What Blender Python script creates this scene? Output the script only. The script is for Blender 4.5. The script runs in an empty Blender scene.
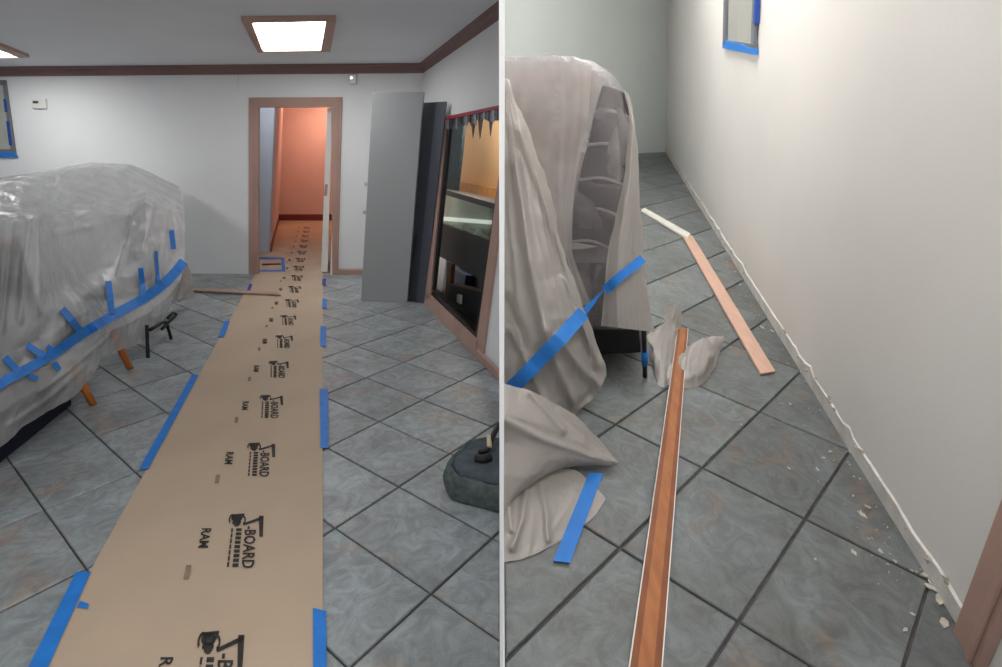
import bpy, bmesh, math, random
import numpy as np
from mathutils import Vector, Matrix, noise, geometry
from mathutils.bvhtree import BVHTree

random.seed(7)
scene = bpy.context.scene
COL = scene.collection

# ------------------------------------------------------------------ camera
F = 525.0                       # focal length in pixels of a 1002 px wide frame
PITCH = math.atan(179.5 / F)
CAM = Vector((0, 0, 1.5))
cam_d = bpy.data.cameras.new('camera')
cam_d.sensor_width = 36.0
cam_d.lens = F / 1002 * 36.0
cam_d.clip_start = 0.02
cam = bpy.data.objects.new('camera', cam_d)
COL.objects.link(cam)
cam.location = CAM
cam.rotation_euler = (math.pi / 2 - PITCH, 0, 0)
scene.camera = cam

# ------------------------------------------------------------------ world, exposure
world = bpy.data.worlds.new('world')
scene.world = world
world.use_nodes = True
world.node_tree.nodes['Background'].inputs[0].default_value = (0.93, 0.96, 1.0, 1)
world.node_tree.nodes['Background'].inputs[1].default_value = 0.62
vs = scene.view_settings
vs.view_transform = 'Standard'
vs.look = 'None'
vs.exposure = 0.27
vs.gamma = 1.0
vs.use_curve_mapping = False
LAMP_LEFT = 10.0      # diffuser emission of the ceiling panels in the tiled room
LAMP_RIGHT = 17.0      # diffuser emission of the panels in the side room

# ------------------------------------------------------------------ pixel -> place
AX = Vector((1, 0, 0))
AF = Vector((0, math.cos(PITCH), -math.sin(PITCH)))
AU = Vector((0, math.sin(PITCH), math.cos(PITCH)))
def ray(px, py):
    return (AX * (px - 501) + AU * (333.5 - py) + AF * F).normalized()
def hit(px, py, pl):
    """where the sight line of a pixel meets a plane (point, normal)"""
    d = ray(px, py)
    return CAM + d * ((pl[0] - CAM).dot(pl[1]) / d.dot(pl[1]))
ZUP = Vector((0, 0, 1))
FLOOR_L = (Vector((0, 0, 0)), ZUP)
def fl(px, py, z=0.0):
    return hit(px, py, (Vector((0, 0, z)), ZUP))
# the side room on the right stands on its own sloping floor
_a = ray(501, 31.8); _b = ray(1001, 31.8 + 0.124 * 500)
NR = _b.cross(_a).normalized()
if NR.z < 0: NR = -NR
FR = (_a - NR * _a.dot(NR)).normalized()
RR = FR.cross(NR).normalized()
HR = 1.4
FOOT_R = CAM - NR * HR
def fr(px, py, w=0.0):
    return hit(px, py, (FOOT_R + NR * w, NR))
def plane3(a, b, c):
    n = (b - a).cross(c - a).normalized()
    if n.dot(CAM - a) < 0: n = -n
    return (a, n)
def off(pl, d):           # plane shifted towards the viewer's side by d
    return (pl[0] + pl[1] * d, pl[1])

# ------------------------------------------------------------------ materials
def lin(c):
    return tuple(((v / 255) / 12.92 if v / 255 < 0.04045 else ((v / 255 + 0.055) / 1.055) ** 2.4) for v in c)
MATS = {}
def mat(name, rgb, rough=0.6, var=0.06, scale=6.0, bump=0.0, bscale=60.0, spec=0.4, metal=0.0, stretch=None, dark=None, detail=4.0):
    m = bpy.data.materials.new(name); m.use_nodes = True
    nt = m.node_tree; N = nt.nodes; Lk = nt.links
    b = N['Principled BSDF']
    c = lin(rgb)
    tc = N.new('ShaderNodeNewGeometry')
    mp = N.new('ShaderNodeMapping')
    if stretch: mp.inputs['Scale'].default_value = stretch
    Lk.new(tc.outputs['Position'], mp.inputs['Vector'])
    nz = N.new('ShaderNodeTexNoise'); nz.inputs['Scale'].default_value = scale; nz.inputs['Detail'].default_value = detail
    Lk.new(mp.outputs[0], nz.inputs['Vector'])
    rp = N.new('ShaderNodeValToRGB')
    lo = lin(dark) if dark else tuple(v * (1 - 2 * var) for v in c)
    hi = c if dark else tuple(min(1, v * (1 + 1.2 * var)) for v in c)
    rp.color_ramp.elements[0].position = 0.32; rp.color_ramp.elements[1].position = 0.68
    rp.color_ramp.elements[0].color = (*lo, 1); rp.color_ramp.elements[1].color = (*hi, 1)
    Lk.new(nz.outputs['Fac'], rp.inputs[0]); Lk.new(rp.outputs[0], b.inputs['Base Color'])
    b.inputs['Roughness'].default_value = rough
    b.inputs['Specular IOR Level'].default_value = spec
    b.inputs['Metallic'].default_value = metal
    if bump:
        n2 = N.new('ShaderNodeTexNoise'); n2.inputs['Scale'].default_value = bscale; n2.inputs['Detail'].default_value = 5
        Lk.new(mp.outputs[0], n2.inputs['Vector'])
        bp = N.new('ShaderNodeBump'); bp.inputs['Strength'].default_value = bump; bp.inputs['Distance'].default_value = 0.01
        Lk.new(n2.outputs['Fac'], bp.inputs['Height']); Lk.new(bp.outputs[0], b.inputs['Normal'])
    MATS[name] = m
    return m
def emis(name, rgb, strength):
    m = bpy.data.materials.new(name); m.use_nodes = True
    N = m.node_tree.nodes; b = N['Principled BSDF']
    b.inputs['Base Color'].default_value = (0.9, 0.9, 0.9, 1)
    b.inputs['Emission Color'].default_value = (*rgb, 1); b.inputs['Emission Strength'].default_value = strength
    return m
def tile_mat(name, grey, blue, rust):
    m = bpy.data.materials.new(name); m.use_nodes = True
    nt = m.node_tree; N = nt.nodes; Lk = nt.links; b = N['Principled BSDF']
    g = N.new('ShaderNodeNewGeometry'); oi = N.new('ShaderNodeObjectInfo')
    ad = N.new('ShaderNodeVectorMath'); ad.operation = 'MULTIPLY_ADD'
    Lk.new(oi.outputs['Random'], ad.inputs[0]); ad.inputs[1].default_value = (37, 21, 53); Lk.new(g.outputs['Position'], ad.inputs[2])
    def ns(scale, detail, dist=0.0, rough=0.55):
        n = N.new('ShaderNodeTexNoise'); n.inputs['Scale'].default_value = scale; n.inputs['Detail'].default_value = detail
        n.inputs['Distortion'].default_value = dist; n.inputs['Roughness'].default_value = rough
        Lk.new(ad.outputs[0], n.inputs['Vector']); return n
    def ramp(src, p0, c0, p1, c1):
        r = N.new('ShaderNodeValToRGB'); r.color_ramp.elements[0].position = p0; r.color_ramp.elements[1].position = p1
        r.color_ramp.elements[0].color = (*c0, 1); r.color_ramp.elements[1].color = (*c1, 1)
        Lk.new(src, r.inputs[0]); return r
    def mix(fac, a, bb, typ='MIX'):
        x = N.new('ShaderNodeMix'); x.data_type = 'RGBA'; x.blend_type = typ
        if isinstance(fac, float): x.inputs[0].default_value = fac
        else: Lk.new(fac, x.inputs[0])
        Lk.new(a, x.inputs[6]); Lk.new(bb, x.inputs[7]); return x.outputs[2]
    base = ramp(ns(4.5, 6, 0.4).outputs['Fac'], 0.3, lin(grey), 0.72, lin(blue))
    rustc = N.new('ShaderNodeRGB'); rustc.outputs[0].default_value = (*lin(rust), 1)
    rm = ramp(ns(3.1, 5, 1.2).outputs['Fac'], 0.56, (0, 0, 0), 0.72, (0.75, 0.75, 0.75))
    c1 = mix(rm.outputs[0], base.outputs[0], rustc.outputs[0])
    vein = ramp(ns(9, 9, 2.0, 0.7).outputs['Fac'], 0.40, (0.78, 0.78, 0.79), 0.60, (1.12, 1.13, 1.14))
    c2 = mix(1.0, c1, vein.outputs[0], 'MULTIPLY')
    tone = ramp(oi.outputs['Random'], 0.0, (0.86, 0.86, 0.86), 1.0, (1.1, 1.1, 1.1))
    c3 = mix(1.0, c2, tone.outputs[0], 'MULTIPLY')
    Lk.new(c3, b.inputs['Base Color'])
    b.inputs['Roughness'].default_value = 0.42; b.inputs['Specular IOR Level'].default_value = 0.45
    n2 = ns(11, 8, 1.5, 0.65); bp = N.new('ShaderNodeBump'); bp.inputs['Strength'].default_value = 0.35; bp.inputs['Distance'].default_value = 0.012
    Lk.new(n2.outputs['Fac'], bp.inputs['Height']); Lk.new(bp.outputs[0], b.inputs['Normal'])
    return m
def plastic_mat(name, rgb, clear, rough=0.32):
    m = bpy.data.materials.new(name); m.use_nodes = True
    nt = m.node_tree; N = nt.nodes; Lk = nt.links; b = N['Principled BSDF']; out = N['Material Output']
    b.inputs['Base Color'].default_value = (*lin(rgb), 1); b.inputs['Roughness'].default_value = rough
    b.inputs['Specular IOR Level'].default_value = 0.8
    tr = N.new('ShaderNodeBsdfTranslucent'); tr.inputs[0].default_value = (*lin(rgb), 1)
    tp = N.new('ShaderNodeBsdfTransparent'); tp.inputs[0].default_value = (0.96, 0.96, 0.97, 1)
    m1 = N.new('ShaderNodeMixShader'); m1.inputs[0].default_value = 0.28
    Lk.new(b.outputs[0], m1.inputs[1]); Lk.new(tr.outputs[0], m1.inputs[2])
    m2 = N.new('ShaderNodeMixShader')
    g = N.new('ShaderNodeNewGeometry'); nz = N.new('ShaderNodeTexNoise'); nz.inputs['Scale'].default_value = 3.5; nz.inputs['Detail'].default_value = 3
    Lk.new(g.outputs['Position'], nz.inputs['Vector'])
    r = N.new('ShaderNodeMapRange'); r.inputs[1].default_value = 0.3; r.inputs[2].default_value = 0.7
    r.inputs[3].default_value = clear * 0.6; r.inputs[4].default_value = clear * 1.35
    Lk.new(nz.outputs['Fac'], r.inputs[0]); Lk.new(r.outputs[0], m2.inputs[0])
    Lk.new(m1.outputs[0], m2.inputs[1]); Lk.new(tp.outputs[0], m2.inputs[2])
    Lk.new(m2.outputs[0], out.inputs['Surface'])
    n2 = N.new('ShaderNodeTexNoise'); n2.inputs['Scale'].default_value = 7; n2.inputs['Detail'].default_value = 7; n2.inputs['Distortion'].default_value = 1.6
    Lk.new(g.outputs['Position'], n2.inputs['Vector'])
    bp = N.new('ShaderNodeBump'); bp.inputs['Strength'].default_value = 0.3; bp.inputs['Distance'].default_value = 0.05
    Lk.new(n2.outputs['Fac'], bp.inputs['Height']); Lk.new(bp.outputs[0], b.inputs['Normal'])
    return m
def glass_mat(name, tint, fac):
    m = bpy.data.materials.new(name); m.use_nodes = True
    nt = m.node_tree; N = nt.nodes; Lk = nt.links
    tp = N.new('ShaderNodeBsdfTransparent'); tp.inputs[0].default_value = (*tint, 1)
    gl = N.new('ShaderNodeBsdfGlossy'); gl.inputs['Roughness'].default_value = 0.06; gl.inputs[0].default_value = (0.9, 0.95, 0.92, 1)
    mx = N.new('ShaderNodeMixShader'); mx.inputs[0].default_value = fac
    Lk.new(tp.outputs[0], mx.inputs[1]); Lk.new(gl.outputs[0], mx.inputs[2]); Lk.new(mx.outputs[0], N['Material Output'].inputs['Surface'])
    return m

M = {}
M['wall'] = mat('wall_paint', (226, 227, 227), 0.7, 0.012, 1.3, 0.05, 90)
M['wall_r'] = mat('wall_paint_side', (224, 221, 216), 0.55, 0.02, 1.1, 0.06, 60)
M['wall_far'] = mat('wall_paint_far', (226, 233, 229), 0.7, 0.012, 1.3)
M['ceiling'] = mat('ceiling_paint', (228, 230, 234), 0.85, 0.015, 1.5, 0.05, 120)
M['pinkwood'] = mat('painted_trim', (176, 143, 130), 0.5, 0.05, 3, 0.06, 40)
M['crown'] = mat('crown_paint', (128, 100, 96), 0.55, 0.05, 3)
M['grout'] = mat('grout', (78, 78, 77), 0.9, 0.15, 20, 0.2, 200)
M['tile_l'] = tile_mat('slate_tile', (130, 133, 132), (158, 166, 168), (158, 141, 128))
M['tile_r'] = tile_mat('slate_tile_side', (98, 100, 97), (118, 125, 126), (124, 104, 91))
M['paper'] = mat('brown_paper', (184, 164, 142), 0.7, 0.03, 2.2, 0.05, 30, spec=0.3)
M['ink'] = mat('printed_ink', (50, 46, 44), 0.7, 0.2, 40)
M['ink_faint'] = mat('faint_ink', (140, 118, 98), 0.7, 0.1, 40)
M['tape'] = mat('blue_tape', (35, 120, 205), 0.55, 0.06, 14, 0.08, 90)
M['tape_dark'] = mat('blue_tape_dark', (30, 70, 150), 0.55, 0.06, 14)
M['plastic_l'] = plastic_mat('plastic_sheet', (224, 224, 223), 0.40, 0.16)
M['plastic_r'] = plastic_mat('plastic_sheet_side', (188, 181, 177), 0.40, 0.3)
M['plastic_clear'] = plastic_mat('plastic_sheet_single', (190, 184, 184), 0.60, 0.25)
M['plastic_op'] = plastic_mat('plastic_sheet_folded', (184, 178, 172), 0.08, 0.4)
M['navy'] = mat('navy_fabric', (16, 20, 38), 0.85, 0.15, 30, 0.1, 200)
M['greyfab'] = mat('grey_fabric', (92, 92, 98), 0.8, 0.08, 20, 0.1, 200)
M['charcoal'] = mat('charcoal_laminate', (52, 53, 58), 0.6, 0.06, 8)
M['ribfab'] = mat('ribbed_upholstery', (78, 74, 80), 0.6, 0.06, 20)
M['ribpipe'] = mat('pale_piping', (168, 160, 162), 0.6, 0.05, 20)
M['peach'] = mat('peach_fabric', (196, 168, 148), 0.8, 0.05, 10)
M['legwood'] = mat('turned_wood', (196, 116, 52), 0.45, 0.12, 12, stretch=(6, 6, 1))
M['black'] = mat('black_metal', (18, 18, 20), 0.45, 0.1, 10)
M['blackp'] = mat('black_panel', (30, 31, 33), 0.4, 0.08, 6)
M['steel'] = mat('grey_steel', (168, 171, 171), 0.42, 0.02, 1.5, spec=0.5)
M['slabshade_light'] = mat('slab_shadow_light', (76, 80, 90), 0.5, 0.05, 2)  # lighter tone of the slab's shadow
M['slabshade_dark'] = mat('slab_shadow_dark', (58, 62, 70), 0.5, 0.05, 2)  # dark tone of the slab's shadow
M['chrome'] = mat('chrome', (200, 200, 200), 0.25, 0.03, 5, metal=0.8)
M['whitep'] = mat('white_plastic', (222, 222, 216), 0.45, 0.02, 5)
M['slot'] = mat('dark_slot', (60, 58, 54), 0.5, 0.05, 5)
M['led'] = emis('indicator', (0.7, 0.8, 1.0), 1.5)
M['diff_l'] = emis('panel_diffuser', (1.0, 1.0, 1.0), LAMP_LEFT)
M['diff_r'] = emis('panel_diffuser_side', (1.0, 0.985, 0.96), LAMP_RIGHT)
M['caselamp'] = emis('case_lamp', (1.0, 0.96, 0.86), 0.8)
M['bulb'] = emis('warm_bulb', (1.0, 0.53, 0.36), 62)
M['hallwall'] = mat('hall_paint', (222, 202, 197), 0.7, 0.02, 1.5)
M['hallstub'] = mat('hall_stub_paint', (190, 196, 204), 0.7, 0.02, 1.5)
M['hallbase'] = mat('hall_skirting', (120, 66, 60), 0.5, 0.05, 3)
M['caseback'] = mat('case_lining', (176, 184, 172), 0.5, 0.03, 4)
M['tan'] = mat('tan_paint', (204, 166, 122), 0.7, 0.03, 1.5)
M['ledge'] = mat('oak_ledge', (190, 132, 74), 0.5, 0.08, 6)
M['teal'] = mat('teal_curtain', (44, 62, 68), 0.8, 0.12, 14, 0.1, 60)
M['red'] = mat('red_ribbon', (150, 26, 44), 0.6, 0.1, 20)
M['tinsel'] = mat('dark_tinsel', (30, 30, 38), 0.3, 0.3, 60, spec=0.8)
M['silver'] = mat('silver_tinsel', (150, 150, 160), 0.3, 0.3, 60, metal=0.6)
M['pane'] = mat('frosted_pane', (168, 168, 160), 0.3, 0.06, 4)
M['winframe'] = mat('window_frame', (112, 116, 120), 0.5, 0.05, 5)
M['glass'] = glass_mat('display_glass', (0.80, 0.86, 0.84), 0.20)
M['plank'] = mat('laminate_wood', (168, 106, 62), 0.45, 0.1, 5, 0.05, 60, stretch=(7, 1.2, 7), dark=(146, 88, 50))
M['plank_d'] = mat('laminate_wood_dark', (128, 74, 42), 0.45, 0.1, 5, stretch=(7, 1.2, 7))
M['plank_e'] = mat('plank_edge', (226, 222, 214), 0.6, 0.04, 9)
M['pinkmould'] = mat('pink_moulding', (204, 166, 146), 0.35, 0.04, 6, stretch=(6, 1, 6))
M['whitemould'] = mat('white_moulding', (220, 216, 206), 0.45, 0.03, 6)
M['debris'] = mat('plaster_chips', (186, 178, 164), 0.8, 0.12, 30)
M['scar'] = mat('bare_plaster', (216, 212, 206), 0.85, 0.08, 9, 0.3, 60)
M['bag'] = mat('fuzzy_bag', (90, 101, 98), 0.95, 0.16, 26, 0.6, 140, spec=0.1)
M['bagtop'] = mat('bag_panel', (80, 88, 95), 0.8, 0.12, 20, 0.3, 120, spec=0.2)
M['cream'] = mat('cream_clip', (200, 184, 150), 0.5, 0.05, 10)
M['woodpost'] = mat('wood_post', (150, 96, 56), 0.6, 0.08, 8)
M['bluebox'] = mat('blue_box', (70, 86, 120), 0.6, 0.08, 8)

# ------------------------------------------------------------------ object helpers
def link(me, name, m=None, parent=None, loc=None):
    o = bpy.data.objects.new(name, me); COL.objects.link(o)
    if m is not None and not me.materials: me.materials.append(m)
    if parent is not None: o.parent = parent
    if loc is not None: o.location = loc
    return o
def wpos(o):
    p = Vector((0, 0, 0))
    while o is not None:
        p += o.location; o = o.parent
    return p
def tag(o, label, cat, group=None, kind=None):
    o['label'] = label; o['category'] = cat
    if group: o['group'] = group
    if kind: o['kind'] = kind
    return o
def bm_obj(name, bm, m, parent=None, smooth=False, base=None, clip=None):
    """bm holds world coordinates; origin goes to `base` (own bottom centre if none) or under the parent"""
    if clip:                                    # the partition ends everything that reaches it
        cx = -0.004 if clip == 'L' else 0.010
        bmesh.ops.bisect_plane(bm, geom=bm.verts[:] + bm.edges[:] + bm.faces[:], plane_co=(cx, 0, 0),
                               plane_no=(1, 0, 0), clear_outer=(clip == 'L'), clear_inner=(clip == 'R'))
    bmesh.ops.recalc_face_normals(bm, faces=bm.faces[:])
    vs_ = [v.co for v in bm.verts]
    if base is None:
        if parent is not None: base = sum((Vector(c) for c in vs_), Vector()) / max(1, len(vs_))
        else:
            c = sum((Vector(c) for c in vs_), Vector()) / max(1, len(vs_))
            base = Vector((c.x, c.y, min(v.z for v in vs_)))
    for v in bm.verts: v.co -= base
    me = bpy.data.meshes.new(name); bm.to_mesh(me); bm.free()
    if smooth:
        for p in me.polygons: p.use_smooth = True
    loc = base - (wpos(parent) if parent is not None else Vector((0, 0, 0)))
    return link(me, name, m, parent, loc)
def empty(name, loc, label, cat, group=None, kind=None):
    o = bpy.data.objects.new(name, None); COL.objects.link(o); o.location = loc; o.empty_display_size = 0.1
    return tag(o, label, cat, group, kind)
def add_prism(bm, pts, vec):
    """polygon pts swept by vec"""
    a = [bm.verts.new(p) for p in pts]; b = [bm.verts.new(p + vec) for p in pts]
    n = len(pts)
    bm.faces.new(a); bm.faces.new(b[::-1])
    for i in range(n): bm.faces.new((a[i], b[i], b[(i + 1) % n], a[(i + 1) % n]))
def prism(name, pts, vec, m, parent=None, bevel=0.0, base=None, clip=None, smooth=False):
    bm = bmesh.new(); add_prism(bm, [Vector(p) for p in pts], Vector(vec))
    if bevel: bmesh.ops.bevel(bm, geom=bm.edges[:], offset=bevel, segments=2, affect='EDGES', profile=0.6)
    return bm_obj(name, bm, m, parent, smooth, base, clip)
def px_prism(name, pxs, pl, thick, m, parent=None, bevel=0.0, clip=None):
    """outline seen at pixels pxs lying on plane pl, sunk `thick` away behind it"""
    return prism(name, [hit(x, y, pl) for x, y in pxs], pl[1] * -thick, m, parent, bevel, clip=clip)
def wall_mesh(name, outer, hole, thickvec, m, clip=None):
    """flat wall with an optional opening, given thickness"""
    bm = bmesh.new()
    loops = [outer] + ([hole] if hole else [])
    flat = [p for l in loops for p in l]
    tris = geometry.tessellate_polygon(loops)
    A = [bm.verts.new(p) for p in flat]; B = [bm.verts.new(p + thickvec) for p in flat]
    for t in tris:
        bm.faces.new([A[i] for i in t]); bm.faces.new([B[i] for i in reversed(t)])
    k = 0
    for l in loops:
        n = len(l)
        for i in range(n):
            a, b2 = k + i, k + (i + 1) % n
            bm.faces.new((A[a], B[a], B[b2], A[b2]))
        k += n
    return bm_obj(name, bm, m, clip=clip)
def tube(bm, pts, r, seg=8, caps=True):
    pts = [Vector(p) for p in pts]; rings = []
    for i, p in enumerate(pts):
        t = (pts[min(i + 1, len(pts) - 1)] - pts[max(i - 1, 0)]).normalized()
        u = t.cross(Vector((0.31, 0.2, 0.93))).normalized(); w = t.cross(u)
        rr = r[i] if isinstance(r, (list, tuple)) else r
        rings.append([bm.verts.new(p + (u * math.cos(2 * math.pi * k / seg) + w * math.sin(2 * math.pi * k / seg)) * rr) for k in range(seg)])
    for a, b in zip(rings, rings[1:]):
        for k in range(seg): bm.faces.new((a[k], a[(k + 1) % seg], b[(k + 1) % seg], b[k]))
    if caps: bm.faces.new(rings[0][::-1]); bm.faces.new(rings[-1])
def crom(p, n, crisp=0.0):
    """Catmull-Rom resample of a list of Vectors to n points"""
    out = []; m = len(p) - 1
    for i in range(n):
        t = i / (n - 1) * m; k = min(int(t), m - 1); u = t - k
        p1, p2 = p[k], p[k + 1]
        p0 = p[k - 1] if k > 0 else p1 * 2 - p2
        p3 = p[k + 2] if k + 2 <= m else p2 * 2 - p1
        sm = (0.5 * (p1 * 2 + (p2 - p0) * u + (p0 * 2 - p1 * 5 + p2 * 4 - p3) * u * u + (p1 * 3 - p0 - p2 * 3 + p3) * u ** 3))
        out.append(sm.lerp(p1.lerp(p2, u), crisp))
    return out
def sheet(rows, nu, nv, amp=0.0, freq=3.0, seed=0.0, ridge=0.0, crisp=0.65):
    """smooth sheet through rows of world points; folds added along its normal"""
    R = [crom(r, nu, crisp) for r in rows]
    G = [crom([r[i] for r in R], nv, crisp) for i in range(nu)]
    bm = bmesh.new()
    V = [[bm.verts.new(G[i][j]) for j in range(nv)] for i in range(nu)]
    for i in range(nu - 1):
        for j in range(nv - 1): bm.faces.new((V[i][j], V[i + 1][j], V[i + 1][j + 1], V[i][j + 1]))
    bm.normal_update()
    if amp:
        D = {}
        for i in range(nu):
            for j in range(nv):
                v = V[i][j]; c = v.co + Vector((seed, seed * 1.7, seed * 0.3))
                d = noise.fractal(c * freq, 0.8, 2.1, 4) * amp
                if ridge: d += (abs(noise.noise(Vector((i / nu * 9 + seed, j / nv * 1.6, seed)))) - 0.25) * ridge
                D[v] = v.normal * d
        for v, d in D.items(): v.co += d
    return bm
def to_px(p):
    d = p - CAM
    k = F / d.dot(AF)
    return Vector((501 + d.dot(AX) * k, 333.5 - d.dot(AU) * k))
def crease(bm, lines):
    """raise (or sink) folds of a sheet along lines; each line: points, height in metres, half width in pixels"""
    for v in bm.verts:
        q = to_px(v.co); tot = 0.0
        for pts, h, w in lines:
            best = 1e9
            for a, b in zip(pts, pts[1:]):
                a2 = Vector(a); ab = Vector(b) - a2
                t_ = max(0, min(1, (q - a2).dot(ab) / ab.dot(ab)))
                best = min(best, (q - a2 - ab * t_).length)
            if best < 3 * w: tot += h * math.exp(-(best / w) ** 2)
        if tot: v.co += (CAM - v.co).normalized() * tot
    bm.normal_update()
def ribbon(bvh_or_plane, pxs, halfw, name, m, parent=None, lift=0.004, steps=10, clip=None, flat=False):
    """tape laid on a surface along a pixel path"""
    P = []
    path = crom([Vector((x, y, 0)) for x, y in pxs], steps * (len(pxs) - 1) + 1)
    for q in path:
        d = ray(q.x, q.y)
        if isinstance(bvh_or_plane, BVHTree):
            h = bvh_or_plane.ray_cast(CAM, d)
            if h[0] is None:
                if P: continue
                continue
            P.append((h[0] - d * lift, q))
        else:
            P.append((hit(q.x, q.y, bvh_or_plane), q))
    if flat:                                    # a taut tape: even out the distances along it
        D = [(p - CAM).length for p, q in P]
        D = [min(D[max(0, i - 3):i + 4]) for i in range(len(D))]
        D = [sum(D[max(0, i - 4):i + 5]) / len(D[max(0, i - 4):i + 5]) for i in range(len(D))]
        P = [(CAM + ray(q.x, q.y) * d, q) for (p, q), d in zip(P, D)]
    bm = bmesh.new(); prev = None
    for i, (p, q) in enumerate(P):
        a = P[max(0, i - 1)][1]; b = P[min(len(P) - 1, i + 1)][1]
        t = (b - a).normalized(); s = Vector((-t.y, t.x, 0)) * halfw
        pts = []
        for sg in (-1, 1):
            qq = q + s * sg; d = ray(qq.x, qq.y)
            if isinstance(bvh_or_plane, BVHTree):
                h = (None,) if flat else bvh_or_plane.ray_cast(CAM, d)
                dist = (p - CAM).length
                if h[0] is not None and abs((h[0] - CAM).length - dist) < 0.12: pts.append(h[0] - d * lift)
                else: pts.append(CAM + d * dist)
            else: pts.append(hit(qq.x, qq.y, bvh_or_plane))
        cur = [bm.verts.new(x) for x in pts]
        if prev: bm.faces.new((prev[0], cur[0], cur[1], prev[1]))
        prev = cur
    bm.normal_update()
    ext = bmesh.ops.solidify(bm, geom=bm.faces[:], thickness=0.0012)
    return bm_obj(name, bm, m, parent, clip=clip)
def poly_clip(poly, p, n):
    """keep the side of the convex polygon with (x-p).n >= 0 (2-D)"""
    out = []
    for i in range(len(poly)):
        a, b = poly[i], poly[(i + 1) % len(poly)]
        da = (a - p).dot(n); db = (b - p).dot(n)
        if da >= 0: out.append(a)
        if (da >= 0) != (db >= 0): out.append(a + (b - a) * (da / (da - db)))
    return out

# ================================================================== LEFT: tiled room
BW = plane3(fl(187, 273.5), fl(340, 274.5), fl(187, 273.5) + ZUP)      # back wall
RC_B = fl(398, 274.2)                                                  # back right corner
RC_T = hit(425, 64, BW)
LEAN = (RC_T - RC_B) / (RC_T - RC_B).z
RW = plane3(RC_B, fl(497, 377), RC_T)                                  # right wall
CE = plane3(hit(20, 67.5, BW), RC_T, hit(499, 8, RW))                  # ceiling
HC = RC_T.z
bdir = (fl(340, 274.5) - fl(187, 273.5)).normalized()
FAR_L = RC_B - bdir * 14.0                                             # far left corner, outside the frame
rdir = (fl(497, 377) - RC_B).normalized()
RW_END = RC_B + rdir * ((-0.004 - RC_B.x) / rdir.x)
def on_ceiling(p):                                                      # straight up to the ceiling plane
    return p + LEAN * ((CE[0] - p).dot(CE[1]) / LEAN.dot(CE[1]))
# ---- floor: grout bed and single tiles
def floor_bed(name, quad, up, m, label):
    bm = bmesh.new(); add_prism(bm, quad, up * -0.05)
    return tag(bm_obj(name, bm, m, base=Vector(quad[0])), label, 'floor', kind='structure')
near_y = -1.2
LB = Vector((FAR_L.x, near_y, 0))
floor_l = floor_bed('floor', [FAR_L - Vector((0, 0, .009)), RC_B + Vector((0, 0, -.009)), RW_END + Vector((0, 0, -.009)),
                              Vector((-0.004, near_y, -.009)), LB + Vector((0, 0, -.009))], ZUP, M['grout'],
                    'grey slate tile floor with dark grout under the brown paper runner')
def lsq_grid(pts, unproj):
    S = np.array([[i, j, 1.0] for i, j in pts]); D = np.array([unproj(*p) for p in pts.values()])
    X = np.linalg.lstsq(S, D, rcond=None)[0]
    return Vector(X[2]), Vector(X[0]), Vector(X[1])
GL = {(0, 0): (337, 527.4), (1, 0): (398.9, 487.4), (0, 1): (431.5, 594.8), (1, 1): (490.7, 537.8), (2, -1): (376.7, 420.6), (1, -1): (329, 447),
      (-2, -2): (45.2, 510.8), (-2, -3): (10, 464), (-1, -2): (137, 472), (-1, -3): (95.2, 436.8), (-2, -1): (86, 566), (0, -3): (168, 412.5)}
o_l, e1_l, e2_l = lsq_grid(GL, lambda x, y: tuple(fl(x, y).xy))
GR = {(0, 1): (615, 425.8), (1, 1): (702.2, 467.5), (1, 2): (762.2, 409.3), (2, 1): (806.3, 519.6), (2, 2): (849.4, 451.9),
      (1, 0): (619.7, 547.8), (2, 0): (738.3, 620.8), (3, 1): (931, 581), (1, 3): (800.8, 371)}
def r2(p): return Vector(((p - FOOT_R).dot(RR), (p - FOOT_R).dot(FR)))
def r3(u, w=0.0): return FOOT_R + RR * u.x + FR * u.y + NR * w
o_r, e1_r, e2_r = lsq_grid(GR, lambda x, y: tuple(r2(fr(x, y))))
def lay_tiles(parent, o, e1, e2, clips, to3, up, m, gap, limit, centre, rng, gapb=None):
    d1 = e1.normalized(); d2 = e2.normalized(); s = abs(d1.x * d2.y - d1.y * d2.x)
    g1 = d1 * ((gapb or gap) / 2 / s); g2 = d2 * (gap / 2 / s)
    cells = []
    for i in range(-rng, rng):
        for j in range(-rng, rng):
            q = o + e1 * i + e2 * j
            c = [q + g1 + g2, q + e1 - g1 + g2, q + e1 + e2 - g1 - g2, q + e2 + g1 - g2]
            p = c; cut = False
            for (pp, nn) in clips:
                r = poly_clip(p, pp, nn)
                if len(r) != 4 or r != p: cut = cut or any((v - pp).dot(nn) < 0 for v in p)
                p = r
                if len(p) < 3: break
            if len(p) < 3: continue
            cells.append(((q - centre).length, p, cut, q))
    cells.sort(key=lambda t: t[0])
    shared = None
    for dist, p, cut, q in cells[:limit]:
        h = random.uniform(-0.0012, 0.0012)
        if not cut and shared is not None:
            me = shared
        else:
            bm = bmesh.new()
            add_prism(bm, [to3(v) - to3(q) for v in p], up * -0.02)
            top = [e for e in bm.edges if all(abs((v.co).dot(up)) < 1e-4 for v in e.verts)]
            bmesh.ops.bevel(bm, geom=top, offset=0.0035, segments=1, affect='EDGES')
            bmesh.ops.recalc_face_normals(bm, faces=bm.faces[:])
            me = bpy.data.meshes.new('floor_tile'); bm.to_mesh(me); bm.free(); me.materials.append(m)
            if not cut: shared = me
        link(me, 'floor_tile', None, parent, to3(q) + up * h - parent.location)
V2 = lambda x, y: Vector((x, y))
bn = Vector((-bdir.y, bdir.x)); bn = -bn if bn.y > 0 else bn
rn = Vector((-rdir.y, rdir.x)); rn = -rn if rn.x > 0 else rn
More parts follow.
